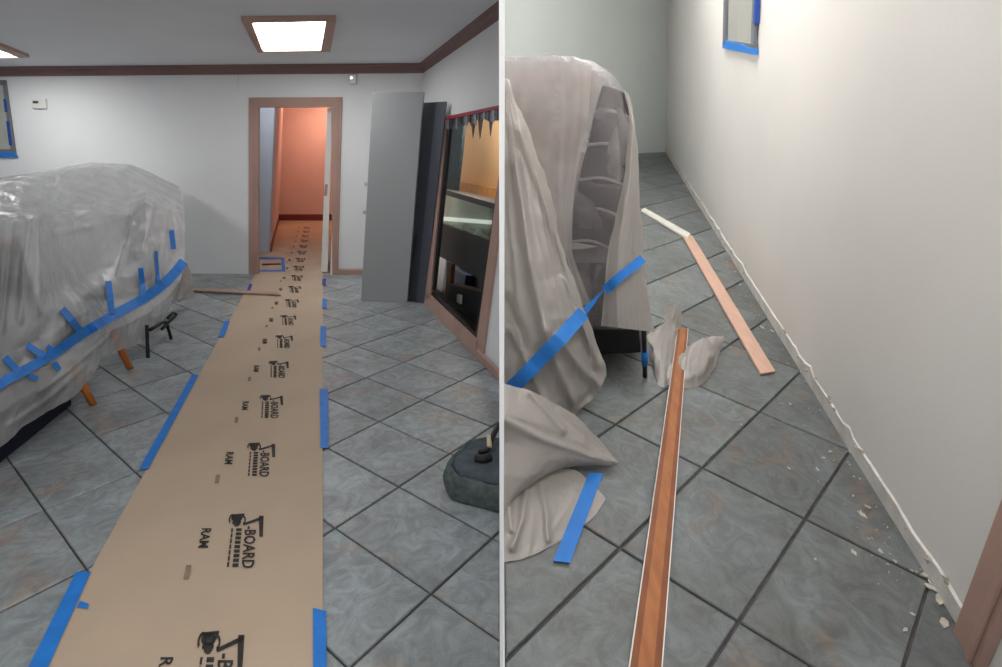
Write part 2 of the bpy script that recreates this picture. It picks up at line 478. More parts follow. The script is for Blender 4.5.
lay_tiles(floor_l, o_l, e1_l, e2_l,
          [(RC_B.xy, bn), (RC_B.xy, rn), (V2(-0.006, 0), V2(-1, 0)), (V2(0, 0.6), V2(0, 1)), (V2(-8.5, 0), V2(1, 0)),
           (fl(-260, 667).xy, Vector((fl(-260, 400) - fl(-260, 667)).xy).orthogonal() * -1)],
          lambda v: Vector((v.x, v.y, 0)), ZUP, M['tile_l'], 0.012, 298, V2(-1.5, 2.5), 34, 0.007)

# ---- walls, ceiling
def door_px(x, y): return hit(x, y, BW)
DO = [door_px(253, 278), door_px(253, 102.5), door_px(336.5, 102), door_px(330, 278)]
for i in (0, 3): DO[i] = DO[i] - LEAN * DO[i].z
lw_top = on_ceiling(FAR_L)
wall_back = wall_mesh('wall_back', [FAR_L, lw_top, RC_T + LEAN * 0.0, RC_B, DO[3], DO[2], DO[1], DO[0]], None, BW[1] * -0.035, M['wall'])
tag(wall_back, 'white back wall with the doorway into the reddish hall', 'wall', kind='structure')
# right wall with the serving opening down to its low sill
RW_T = on_ceiling(RW_END)
OPN = [(446, 118), (500, 106.5), (500, 176), (478.5, 346), (428.5, 296)]
outer = [RC_B, RC_T, RW_T, RW_END]
hole = [hit(x, y, RW) for x, y in OPN]
hole[1].x = min(hole[1].x, -0.008); hole[2].x = min(hole[2].x, -0.008)
wall_right = wall_mesh('wall_right', outer, hole, RW[1] * -0.03, M['wall'], clip='L')
tag(wall_right, 'white side wall with a framed opening onto the display counter', 'wall', kind='structure')
bm = bmesh.new()
ce_quad = [lw_top - bdir * 0.1, RC_T, on_ceiling(Vector((-0.004, RW_END.y, 0))), on_ceiling(Vector((-0.004, near_y, 0))), on_ceiling(LB)]
for p in ce_quad: p.z += 0.0
add_prism(bm, ce_quad, CE[1] * -0.08)
ceiling = tag(bm_obj('ceiling', bm, M['ceiling'], clip='L'), 'grey white ceiling over the tiled room', 'ceiling', kind='structure')
wl = wall_mesh('wall_left', [FAR_L, lw_top, on_ceiling(LB), LB], None, Vector((-0.1, 0, 0)), M['wall'])
tag(wl, 'white left wall outside the view beside the covered furniture', 'wall', kind='structure')

# ---- crown moulding and skirting
def profile_run(name, a, b, up, outv, prof, m, label, cat='trim', clip=None):
    bm = bmesh.new(); A = [bm.verts.new(a + up * h + outv * d) for h, d in prof]; B = [bm.verts.new(b + up * h + outv * d) for h, d in prof]
    n = len(prof)
    for i in range(n): bm.faces.new((A[i], A[(i + 1) % n], B[(i + 1) % n], B[i]))
    bm.faces.new(A[::-1]); bm.faces.new(B)
    return tag(bm_obj(name, bm, m, clip=clip), label, cat, kind='structure')
crown = [(0, 0), (0, .075), (-.02, .07), (-.03, .045), (-.06, .03), (-.075, .018), (-.095, .015), (-.095, 0)]
profile_run('trim_1', lw_top, RC_T, ZUP, BW[1], crown, M['crown'], 'brown crown moulding along the top of the back wall')
profile_run('trim_2', RC_T, RW_T, ZUP, RW[1], crown, M['crown'], 'brown crown moulding running along the top of the side wall', clip='L')
skirt = [(0, 0), (0, .018), (.06, .018), (.075, .008), (.08, 0)]
a0 = door_px(336, 274.4); a0 -= LEAN * a0.z
profile_run('baseboard_back', a0, RC_B, ZUP, BW[1], skirt, M['pinkwood'], 'short pinkish skirting right of the doorway', 'baseboard')
s0 = fl(480, 358); s0 = RC_B + rdir * (s0 - RC_B).dot(rdir)
profile_run('baseboard_right', s0, RW_END, ZUP, RW[1], skirt, M['pinkwood'], 'pinkish skirting at the foot of the side wall', 'baseboard', clip='L')

# ---- doorway: casing, open leaf, hall
door = empty('door_1', fl(292, 274), 'doorway with pinkish brown casing and its door standing open into the hall', 'door', kind='structure')
front = off(BW, 0.022)
def dpx(*p): return [hit(x, y, front) for x, y in p]
def floored(ps):
    return [p - LEAN * p.z if p.z < 0.12 else p for p in ps]
cas_l = prism('casing', floored(dpx((248.5, 276), (248.5, 97.5), (258, 107.5), (257.5, 276))), BW[1] * -0.055, M['pinkwood'], door, 0.004)
cas_r = prism('casing', floored(dpx((332, 276), (331, 107), (342, 97), (337.5, 276))), BW[1] * -0.055, M['pinkwood'], door, 0.004)
prism('casing', dpx((248.5, 97.5), (342, 97), (331, 107), (258, 107.5)), BW[1] * -0.055, M['pinkwood'], door, 0.004)
prism('casing_bead', floored(dpx((251.6, 276), (251.6, 101), (254, 103.4), (253.6, 276))), BW[1] * 0.006, M['pinkwood'], cas_l, 0.002)
prism('casing_bead', floored(dpx((334, 276), (336, 103), (339, 100.5), (335.6, 276))), BW[1] * 0.006, M['pinkwood'], cas_r, 0.002)
hdir = (fl(323, 240) - fl(323, 274)).normalized()
leaf_pl = off(BW, -0.09)
lf = [hit(x, y, leaf_pl) for x, y in ((321, 274), (327.4, 108), (332.2, 108), (327.4, 274))]
lf = [p - LEAN * (p.z - 0.012) if p.z < 0.2 else p for p in lf]
leaf = prism('door_leaf', lf, hdir * 0.85, M['whitep'], door, 0.003)
lt = hit(326, 190, off(leaf_pl, 0.001))
prism('latch_plate', [lt + LEAN * .07 + bdir * .018, lt + LEAN * .07 - bdir * .018, lt - LEAN * .07 - bdir * .018, lt - LEAN * .07 + bdir * .018], BW[1] * 0.004, M['pinkwood'], leaf)
# hall shell
Q0 = fl(236, 252); Q1 = fl(270, 252); Q2 = fl(278.5, 220.5); Q3 = fl(348, 220.5); Q4 = fl(343, 274.5) - BW[1] * 0.07
Qd = fl(236, 274) - BW[1] * 0.07
HH = 2.62
def vwall(name, a, b, m, label, thick=0.05):
    n = (b - a).cross(LEAN).normalized()
    mid = fl(300, 245)
    if n.dot(mid - a) > 0: n = -n
    w = wall_mesh(name, [a, b, b + LEAN * HH, a + LEAN * HH], None, n * thick, m)
    return tag(w, label, 'wall', kind='structure')
vwall('wall_hall_stub', Q0, Q1, M['hallstub'], 'pale bluish wall return just inside the doorway on the left')
vwall('wall_hall_left', Q1, Q2, M['hallwall'], 'salmon left wall of the hall beyond the doorway')
vwall('wall_hall_end', Q2, Q3, M['hallwall'], 'salmon end wall of the hall beyond the doorway')
vwall('wall_hall_right', Q3, Q4, M['hallwall'], 'salmon right wall of the hall behind the open door')
vwall('wall_hall_recess', Q0, Qd, M['hallstub'], 'pale side of the recess left of the doorway inside the hall')
bm = bmesh.new(); add_prism(bm, [p + LEAN * HH for p in (Qd, Q0, Q1, Q2, Q3, Q4)], Vector((0, 0, .05)))
tag(bm_obj('ceiling_hall', bm, M['hallwall']), 'salmon ceiling of the hall beyond the doorway', 'ceiling', kind='structure')
bm = bmesh.new(); add_prism(bm, [p + Vector((0, 0, -.003)) for p in (Qd, Q0, Q1, Q2, Q3, Q4)], Vector((0, 0, -.05)))
tag(bm_obj('floor_hall', bm, M['paper']), 'hall floor covered with brown paper beyond the doorway', 'floor', kind='structure')
hb = [(0, 0), (0, .02), (.13, .02), (.15, 0)]
nE = (Q3 - Q2).cross(ZUP).normalized(); nE = nE if nE.dot(CAM - Q2) > 0 else -nE
profile_run('baseboard_hall_end', Q2, Q3, ZUP, nE, hb, M['hallbase'], 'dark red skirting across the end of the hall', 'baseboard')
nL = (Q2 - Q1).cross(ZUP).normalized(); nL = nL if nL.dot(fl(300, 240) - Q1) > 0 else -nL
profile_run('baseboard_hall_left', Q1, Q2, ZUP, nL, hb, M['hallbase'], 'dark red skirting along the left of the hall', 'baseboard')
# hall lamp
hl = fl(308, 225) ; hl = Vector((hl.x, hl.y, HH - 0.02)) + LEAN * 0 + Vector((LEAN.x * HH, 0, 0))
lampe = empty('hall_light', hl, 'warm round ceiling lamp at the end of the hall', 'lamp')
bm = bmesh.new(); bmesh.ops.create_uvsphere(bm, u_segments=20, v_segments=10, radius=0.16)
for v in bm.verts: v.co.z = min(v.co.z, 0) * 0.5; v.co += hl
bm_obj('lamp_shade', bm, M['bulb'], lampe, True)
bm = bmesh.new(); bmesh.ops.create_cone(bm, segments=24, radius1=0.19, radius2=0.19, depth=0.03, cap_ends=True)
for v in bm.verts: v.co += hl + Vector((0, 0, 0.005))
bm_obj('lamp_base', bm, M['whitep'], lampe)

rl = bpy.data.lights.new('recess_fill', 'POINT'); rl.energy = 14; rl.color = (.85, .93, 1.0); rl.shadow_soft_size = .12  # unseen light added to brighten the wall return
rlo = bpy.data.objects.new('recess_fill', rl); COL.objects.link(rlo); rlo.location = Q0.lerp(Qd, .6) + bdir * .25 + LEAN * (HH - .25)
tag(rlo, 'added cool fill light in the recess left of the doorway, out of view', 'lamp')
# ---- ceiling light panels
def light_panel(outer_p, inner_p, n, m_diff, label, group, clip=None, fm=None):
    c = sum(outer_p, Vector()) / 4
    e = empty('ceiling_light', c, label, 'ceiling light', group)
    for i in range(4):
        j = (i + 1) % 4
        prism('frame', [outer_p[i], outer_p[j], inner_p[j], inner_p[i]], n * 0.035, fm or M['pinkwood'], e, 0.004)
    prism('diffuser', inner_p, n * 0.010, m_diff, e)
    return e
cpx = lambda *p: [hit(x, y, CE) for x, y in p]
light_panel(cpx((241, 16), (336, 15), (330, 48), (257.5, 49)), cpx((251.5, 18.5), (325.5, 17), (320.5, 47), (262.5, 48)), CE[1], M['diff_l'],
            'glowing square ceiling light in a brown frame in front of the doorway', 'square ceiling lights')
light_panel(cpx((-170, 22), (-56, 20), (29, 54), (-55, 55)), cpx((-152, 25), (-62, 23.5), (17.5, 54), (-45, 55)), CE[1], M['diff_l'],
            'glowing square ceiling light cut by the left edge above the covered furniture', 'square ceiling lights')
for (cx, cy) in ((-1.3, 1.4), (-2.6, -0.5)):
    c = on_ceiling(Vector((cx, cy, 0)))
    u = (AX - CE[1] * AX.dot(CE[1])).normalized(); v = CE[1].cross(u)
    q = [c + u * a * .36 + v * b * .36 for a, b in ((-1, -1), (1, -1), (1, 1), (-1, 1))]
    qi = [c + u * a * .30 + v * b * .30 for a, b in ((-1, -1), (1, -1), (1, 1), (-1, 1))]
    light_panel(q, qi, CE[1], M['diff_l'], 'square ceiling light above the viewer, out of view, %s' % ('over the runner' if cx > -2 else 'behind the viewer'), 'square ceiling lights')

# ---- window at the left edge
def window(name, quad, pl, label, parts):
    e = empty(name, hit(*quad[2], pl), label, 'window', kind='structure')
    px_prism('pane', quad, off(pl, 0.006), 0.004, M['pane'], e)
    for nm, q, t, m in parts:
        px_prism(nm, q, off(pl, 0.006 + t), t, m, e)
    return e
window('window_1', [(-60, 82), (3, 82), (14.5, 155), (-52, 155)], BW, 'taped frosted window at the left edge of the back wall',
       [('frame', [(-60, 79), (4, 80), (5, 85), (-60, 84)], .02, M['winframe']),
        ('frame', [(2, 80), (5, 80), (15.5, 156), (11, 155)], .02, M['winframe']),
        ('frame', [(-52, 150), (14, 149), (15, 155), (-52, 156)], .02, M['winframe']),
        ('tape_strip', [(-52, 153), (13, 152), (17, 157), (-52, 158.5)], .023, M['tape']),
        ('tape_strip', [(3.2, 99), (6, 99), (7.6, 112), (4.8, 112)], .023, M['tape_dark']),
        ('tape_strip', [(6, 121), (9, 121), (12.2, 146), (9, 145)], .023, M['tape_dark'])])

# ---- small wall devices
th = empty('thermostat', hit(38, 108, BW), 'small white thermostat plate on the back wall above the covered furniture', 'thermostat')
tpl = px_prism('plate', [(31, 98.5), (45, 98.5), (45.5, 108.5), (31.5, 108.5)], off(BW, 0.03), 0.03, M['whitep'], th, 0.006)
px_prism('display', [(32.5, 101), (38, 101), (38.2, 103.4), (32.8, 103.4)], off(BW, 0.033), 0.004, M['slot'], tpl)
sn = empty('wall_sensor', hit(352, 84, BW), 'small pale motion sensor above the right corner of the door casing', 'sensor')
sbd = px_prism('body', [(349.5, 74), (356, 74), (355.5, 84), (349, 84)], off(BW, 0.05), 0.05, M['whitep'], sn, 0.01)
px_prism('indicator', [(350.2, 76.6), (352.4, 76.6), (352.3, 79), (350.1, 79)], off(BW, 0.053), 0.004, M['led'], sbd)

# ---- grey slab by the corner, and a dark panel for its shadow
SB1, SB2 = fl(361, 301), fl(407, 302.5)
tiltd = (LEAN + (SB2 - SB1).cross(ZUP).normalized() * -0.035).normalized()
if tiltd.y < LEAN.y: tiltd = (LEAN + Vector((0, 0.035, 0))).normalized()
SP = plane3(SB1, SB2, SB1 + tiltd)
slab = empty('steel_door_slab', (SB1 + SB2) / 2, 'tall grey metal door slab standing upright near the corner', 'door slab')
px_prism('panel', [(361, 301), (372.5, 92), (423.5, 92), (407, 302.5)], SP, 0.045, M['steel'], slab, 0.004)
for y in (184, 212):
    x = 372.5 - 11.5 * (y - 92) / 209
    px_prism('hinge', [(x - 3, y - 1.5), (x + 1, y - 1.5), (x + 1, y + 2), (x - 3, y + 2)], off(SP, -0.005), 0.03, M['chrome'], slab, 0.002)
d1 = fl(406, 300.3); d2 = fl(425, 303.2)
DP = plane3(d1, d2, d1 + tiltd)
dsl = empty('slab_shadow_panel', (d1 + d2) / 2, 'dark panel standing in for the shadow of the grey metal slab beside the opening', 'panel')
px_prism('panel', [(406, 300.3), (417, 103), (446.5, 101.5), (424.5, 303.1)], DP, 0.012, M['slabshade_dark'], dsl, 0.003)  # dark sheet in place of the slab's shadow on the wall
px_prism('shadow_light_strip', [(416, 301.8), (436, 103), (446.5, 102.2), (424.6, 303)], off(DP, .006), 0.005, M['slabshade_light'], dsl)  # paler side of that shadow, laid on as a strip
db = fl(417, 299.5)
BP = plane3(fl(409, 300), fl(423, 299), fl(409, 300) + LEAN)
tag(px_prism('black_board', [(409.5, 300), (414, 234), (427, 243), (420.5, 300)], BP, 0.02, M['blackp'], None, 0.002),
    'short black board at the foot of the slab shadow panel by the opening', 'board')

# ---- opening in the side wall: frame, counter, fringe, room behind
oframe = empty('trim_3', fl(452, 322), 'pinkish wooden frame around the low opening in the side wall', 'frame', kind='structure')
rf = off(RW, 0.02)
px_prism('stile', [(442, 119), (447, 117), (429.5, 299), (423.5, 297)], rf, 0.05, M['pinkwood'], oframe, 0.003)
rail = [hit(x, y, rf) for x, y in ((423.5, 289), (478, 341), (479, 355), (423, 300))]
rail = [p - LEAN * p.z if p.z < 0.05 else p for p in rail]
prism('rail', rail, RW[1] * -0.05, M['pinkwood'], oframe, 0.003)
px_prism('stile', [(500.2, 166), (500.2, 216), (482, 356), (475.5, 346)], rf, 0.05, M['pinkwood'], oframe, 0.003, clip='L')
for i, (a, b) in enumerate((((431.5, 290.5), (448, 122)), ((430.5, 290), (477, 337)))):
    q = [a, (a[0] + 2.2, a[1] - (1 if i == 0 else -0)), (b[0] + (2.2 if i == 0 else 0), b[1]), b] if i == 0 else [a, b, (b[0], b[1] + 4), (a[0], a[1] + 4)]
    px_prism('black_bead', q, off(RW, 0.004), 0.03, M['black'], oframe)
px_prism('black_bead', [(498.5, 178), (499.9, 170), (499.9, 176), (476.5, 340), (474.5, 338)], off(RW, 0.004), 0.03, M['black'], oframe, clip='L')
P1 = off(RW, -0.30)      # counter front
P2 = off(RW, -0.85)      # things deeper
P3 = off(RW, -1.5)       # far side of the booth
case = empty('display_counter', hit(462, 262, P1), 'black display counter with a glass front seen through the opening', 'counter')
px_prism('top_rail', [(437, 187.5), (500, 205), (500, 211), (437, 192.5)], P1, 0.45, M['blackp'], case, clip='L')
px_prism('glass_front', [(437, 192.5), (500, 211), (500, 244), (434, 221)], P1, 0.008, M['glass'], case, clip='L')
px_prism('front_panel', [(434, 221), (500, 244), (500, 290), (430, 251)], off(P1, .02), 0.04, M['blackp'], case, clip='L')
px_prism('deck', [(434, 221), (500, 244), (500, 247), (434, 224)], off(P1, .01), 0.42, M['blackp'], case, clip='L')
for (x, y) in ((465, 228), (478, 234)):
    p = hit(x, y, off(P1, -.05))
    bm = bmesh.new(); tube(bm, [p - ZUP * .07, p - ZUP * .02, p + ZUP * .05], [0.065, 0.055, 0.025], 12)
    cup = bm_obj('paper_cup', bm, M['whitep'], None, True)
    tag(cup, 'small white cup standing in the glass counter, %s' % ('nearer the slab shadow panel' if x < 470 else 'nearer the frame stile'), 'cup', 'cups in the display counter')
px_prism('dark_backing', [(428, 240), (500, 268), (500, 360), (420, 305)], P2, 0.03, M['blackp'], case, clip='L')  # black sheet added to keep the space under the counter dark
px_prism('lining', [(434, 186), (500, 204), (500, 244), (430, 221)], off(P1, -.30), 0.02, M['caseback'], case, clip='L')
px_prism('light_strip', [(436, 216), (500, 221), (500, 225), (436, 220)], off(P1, -.24), 0.02, M['caselamp'], case, clip='L')
# room behind
bw = px_prism('wall_booth', [(405, 80), (500, 70), (500, 360), (405, 330)], P3, 0.05, M['tan'], clip='L')
tag(bw, 'tan wall of the room behind the serving opening', 'wall', kind='structure')
lp = px_prism('ledge', [(456, 181), (500, 189), (500, 207), (440, 192)], off(P3, .25), 0.24, M['ledge'], clip='L')
tag(lp, 'light oak ledge behind the glass counter', 'ledge')
cu = px_prism('curtain', [(440, 118), (464, 116), (461, 150), (456.5, 192), (436, 188)], P2, 0.04, M['teal'], None, 0.006)
tag(cu, 'dark teal curtain hanging at the left of the serving opening', 'curtain')
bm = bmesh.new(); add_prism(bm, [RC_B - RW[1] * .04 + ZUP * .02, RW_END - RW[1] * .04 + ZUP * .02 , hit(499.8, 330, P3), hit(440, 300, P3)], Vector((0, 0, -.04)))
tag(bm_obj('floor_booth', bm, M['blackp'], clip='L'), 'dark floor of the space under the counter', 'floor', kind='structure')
tag(px_prism('white_board', [(432.5, 252), (446, 259), (442, 292), (431, 285)], P2, 0.03, M['whitep']), 'white board standing under the display counter', 'board')
tag(px_prism('timber_post', [(447, 262), (451.5, 264), (449, 297), (445, 295)], off(P1, -.1), 0.05, M['woodpost'], None, .003), 'thin brown timber post under the display counter', 'post')
tag(px_prism('blue_crate', [(451.5, 268), (466, 275), (464, 287), (450.5, 284)], off(P2, .1), 0.12, M['bluebox'], None, .006), 'dull blue crate in the dark under the counter', 'crate')
tag(px_prism('black_case', [(449, 283), (482, 292), (479, 319), (447, 300)], off(P1, -.06), 0.18, M['black'], None, .008, clip='L'), 'low black case on the floor under the counter', 'case')
tag(px_prism('white_bottle', [(457, 294), (460, 295), (459.5, 304), (456.5, 302)], off(P1, -.02), 0.03, M['whitep'], None, .004), 'small white bottle in front of the black case', 'bottle')
px_l = bpy.data.lights.new('booth_fill', 'POINT'); px_l.energy = 50; px_l.color = (1, .9, .76); px_l.shadow_soft_size = .15  # unseen light added to brighten the space behind the opening
pl_o = bpy.data.objects.new('booth_fill', px_l); COL.objects.link(pl_o); pl_o.location = hit(476, 100, off(RW, -.9)) + Vector((0, 0, .25))
tag(pl_o, 'added warm fill light above the serving opening, out of view', 'lamp')
# fringe
fr_e = empty('fringe_garland', hit(470, 125, off(RW, .03)), 'dark tinsel fringe with pennant points under a red ribbon across the opening', 'garland')
px_prism('red_ribbon', [(446, 116.5), (500, 105), (500, 108.5), (446, 120)], off(RW, .035), 0.012, M['red'], fr_e, clip='L')
rnd = random.Random(3)
for k in range(18):
    x = 446.5 + k * 3.0; y = 119.5 - (x - 446) * .213
    w = rnd.uniform(2.2, 3.4); h = rnd.uniform(7, 13)
    px_prism('tinsel_strand', [(x, y), (min(x + w, 500), y - .6), (min(x + w * .9, 500), y + h), (x - .3, y + h * .9)], off(RW, .03 - .004 * (k % 3)), 0.004, M['tinsel'] if k % 3 else M['silver'], fr_e, clip='L')
for x, h in ((473, 24), (480, 27), (490.5, 26)):
    y = 119.5 - (x - 446) * .213
    px_prism('pennant', [(x - 3, y), (x + 4, y - 1.2), (x - .3, y + h)], off(RW, .018), 0.004, M['tinsel'], fr_e, clip='L')

# ---- brown paper runner with prints
RUN_L = (fl(256, 273), fl(38, 667)); RUN_R = (fl(323, 277), fl(323, 667))
dl = (RUN_L[1] - RUN_L[0]); dr = (RUN_R[1] - RUN_R[0])
def run_pt(s, t):      # s: 0 at the doorway, 1 at the near end; t: 0 left, 1 right
    return (RUN_L[0] + dl * s).lerp(RUN_R[0] + dr * s, t)
S0 = -((Q2 - RUN_L[0]).length / dl.length) * 0.97
S1 = 1.18
bm = bmesh.new(); NS, NT = 120, 8
V = []
for i in range(NS + 1):
    s = S0 + (S1 - S0) * i / NS; row = []
    for j in range(NT + 1):
        p = run_pt(s, j / NT if s > -.03 else .14 + .86 * j / NT); p.z = 0.0045 + 0.0025 * (noise.noise(Vector((p.x * 1.3, p.y * 1.1, 3))) + 0.5)
        if s < 0.02: p.z = 0.003
        row.append(bm.verts.new(p))
    V.append(row)
for i in range(NS):
    for j in range(NT): bm.faces.new((V[i][j], V[i + 1][j], V[i + 1][j + 1], V[i][j + 1]))
bm.normal_update()
bmesh.ops.solidify(bm, geom=bm.faces[:], thickness=0.0015)
runner = tag(bm_obj('paper_runner', bm, M['paper'], smooth=False, base=fl(250, 500)), 'long brown floor protection paper running across the tiles into the hall', 'paper runner')
# prints: u runs towards the viewer, v to the right
def text_mesh(body, size):
    cu_ = bpy.data.curves.new('print', 'FONT'); cu_.body = body; cu_.size = size; cu_.resolution_u = 2; cu_.offset = 0.022
    ob = bpy.data.objects.new('print', cu_); COL.objects.link(ob)
    bpy.context.view_layer.update()
    me = bpy.data.meshes.new_from_object(ob.evaluated_get(bpy.context.evaluated_depsgraph_get()))
    bpy.data.objects.remove(ob)
    return me
def fit_text(body, u0, u1, v0, v1):
    me = text_mesh(body, 1.0)
    xs = [v.co.x for v in me.vertices]; ys = [v.co.y for v in me.vertices]
    x0, x1, y0, y1 = min(xs), max(xs), min(ys), max(ys)
    pts = [(u0 + (v.co.x - x0) / (x1 - x0) * (u1 - u0), v0 + (v.co.y - y0) / (y1 - y0) * (v1 - v0)) for v in me.vertices]
    fs = [tuple(p.vertices) for p in me.polygons]
    bpy.data.meshes.remove(me)
    return pts, fs
def poly(*pts): return list(pts), [tuple(range(len(pts)))]
def merge(*parts):
    P, Fc = [], []
    for p, f in parts:
        k = len(P); P += p; Fc += [tuple(i + k for i in t) for t in f]
    return P, Fc
def disc(u, v, ru, rv, n=12): return poly(*[(u + ru * math.cos(2 * math.pi * i / n), v + rv * math.sin(2 * math.pi * i / n)) for i in range(n)])
def ring(u, v, ru, rv, a0, a1, w, n=10):
    P = []; Fc = []
    for i in range(n + 1):
        a = a0 + (a1 - a0) * i / n
        P += [(u + ru * math.cos(a), v + rv * math.sin(a)), (u + ru * (1 - w) * math.cos(a), v + rv * (1 - w) * math.sin(a))]
        if i: k = 2 * i; Fc.append((k - 2, k, k + 1, k - 1))
    return P, Fc
logo = merge(
    disc(.10, .20, .075, .17), disc(.20, .22, .07, .10), poly((.02, .05), (.0, .42), (.045, .42), (.06, .05)),
    ring(.12, .06, .11, .10, .3, 5.6, .45), ring(.14, .38, .10, .10, .3, 5.6, .45),
    poly((.20, .42), (.25, .42), (.12, .96), (.06, .96)),
    poly((.05, .86), (.05, 1.0), (.46, 1.0), (.46, .9), (.12, .86)),
    fit_text('-BOARD', .26, 1.0, .46, .80),
    *[poly((.30 + k * .078, .22), (.30 + k * .078, .38), (.355 + k * .078, .38), (.355 + k * .078, .22)) for k in range(9)],
    *[poly((.30 + k * .1, .08), (.30 + k * .1, .13), (.38 + k * .1, .13), (.38 + k * .1, .08)) for k in range(7)])
word = fit_text('RAM', 0, 1, 0, 1)
dash = poly((0, 0), (0, 1), (1, 1), (1, 0))
def mesh2d(name, data, ub, vb, m):
    P, Fc = data
    me = bpy.data.meshes.new(name); me.from_pydata([ub * u + vb * v + Vector((0, 0, 0)) for u, v in P], [], Fc); me.materials.append(m); me.update()
    return me
ub = fl(231, 570) - fl(237, 515); vb = fl(264, 515) - fl(231, 515)
rd = dl.normalized()
logo_me = mesh2d('printed_logo', logo, ub, vb, M['ink'])
word_me = mesh2d('printed_word', word, ub * .36, vb * .28, M['ink'])
dash_me = mesh2d('printed_dash', dash, ub * .22, vb * .14, M['ink_faint'])
A_ = fl(231, 515); B_ = fl(251, 443.5)
step = (B_ - A_); step = rd * -step.length
lat = A_
for k in range(-2, 17):
    p = lat + step * k
    if (p - RUN_L[0]).dot(-rd) > (S0 * -dl.length) - 0.4: break
    z = 0.0105
    for nm, me, dp in (('printed_logo', logo_me, Vector()), ('printed_word', word_me, ub * .30 - vb * .78), ('printed_dash', dash_me, ub * .95 - vb * 1.0)):
        q = p + dp; link(me, nm, None, runner, Vector((q.x, q.y, 0.0088)) - runner.location)
# ---- tape on the runner
def floor_tape(pxs, label, m='tape', z=0.010):
    pts = [fl(x, y, z) for x, y in pxs]
    return tag(prism('tape_strip', pts, Vector((0, 0, 0.0012)), M[m]), label, 'tape', 'blue tape strips on the runner')
floor_tape([(76, 572), (91, 572), (42, 680), (22, 680)], 'blue tape strip on the left runner edge, nearest the viewer')
floor_tape([(80, 601), (89, 604), (88, 609), (77, 607)], 'tiny torn blue tape scrap sticking out beside the nearest left strip')
floor_tape([(192, 375), (199, 375), (148, 469), (139, 469)], 'long blue tape strip along the left runner edge mid floor')
floor_tape([(225, 321), (230, 321), (224, 337), (218, 337)], 'short blue tape strip on the left runner edge near the trim strip')
floor_tape([(249.5, 284), (252.5, 284), (250, 291), (246.5, 291)], 'tiny dark blue tape piece at the left runner edge by the doorway', 'tape_dark')
floor_tape([(313, 608), (326, 611), (327, 690), (313, 690)], 'blue tape strip on the right runner edge, nearest the viewer')
floor_tape([(319.5, 389), (328, 389), (328.5, 448), (320.5, 448)], 'long blue tape strip along the right runner edge mid floor')
floor_tape([(320.5, 326), (326, 326), (326, 346), (320, 346)], 'short blue tape strip on the right runner edge level with the slab')
floor_tape([(322.5, 299), (326.5, 299), (326.5, 308), (322, 308)], 'very short blue tape piece on the right runner edge below the casing')
floor_tape([(322.5, 278.5), (326, 278.5), (325.5, 285), (322, 285)], 'tiny dark blue tape piece at the foot of the right casing', 'tape_dark')
floor_tape([(258.5, 257.2), (284, 257.6), (284, 259.2), (258.5, 258.8)], 'thin blue tape line inside the hall, far side of the taped patch', 'tape', .006)
floor_tape([(257, 270), (284, 269.6), (284, 271.2), (257, 271.6)], 'thin blue tape line at the threshold, near side of the taped patch', 'tape', .006)
floor_tape([(281, 257.6), (284.4, 257.6), (285.5, 271.2), (281.8, 271.2)], 'short blue tape bar closing the taped patch inside the doorway', 'tape', .006)
tag(prism('thin_lath', [fl(262, 264.2, .006), fl(281, 263.6, .006), fl(281, 264.6, .006), fl(262, 265.2, .006)], Vector((0, 0, .012)), M['hallbase']),
    'thin dark lath lying in the taped patch inside the doorway', 'lath')
# ---- thin trim strip across the runner
tag(prism('trim_strip', [fl(190, 289, .012), fl(278, 293.5, .012), fl(281, 296, .012), fl(192, 291.3, .012)], Vector((0, 0, .018)), M['pinkwood'], None, .002),
    'thin pinkish trim strip lying across the runner before the doorway', 'trim strip')

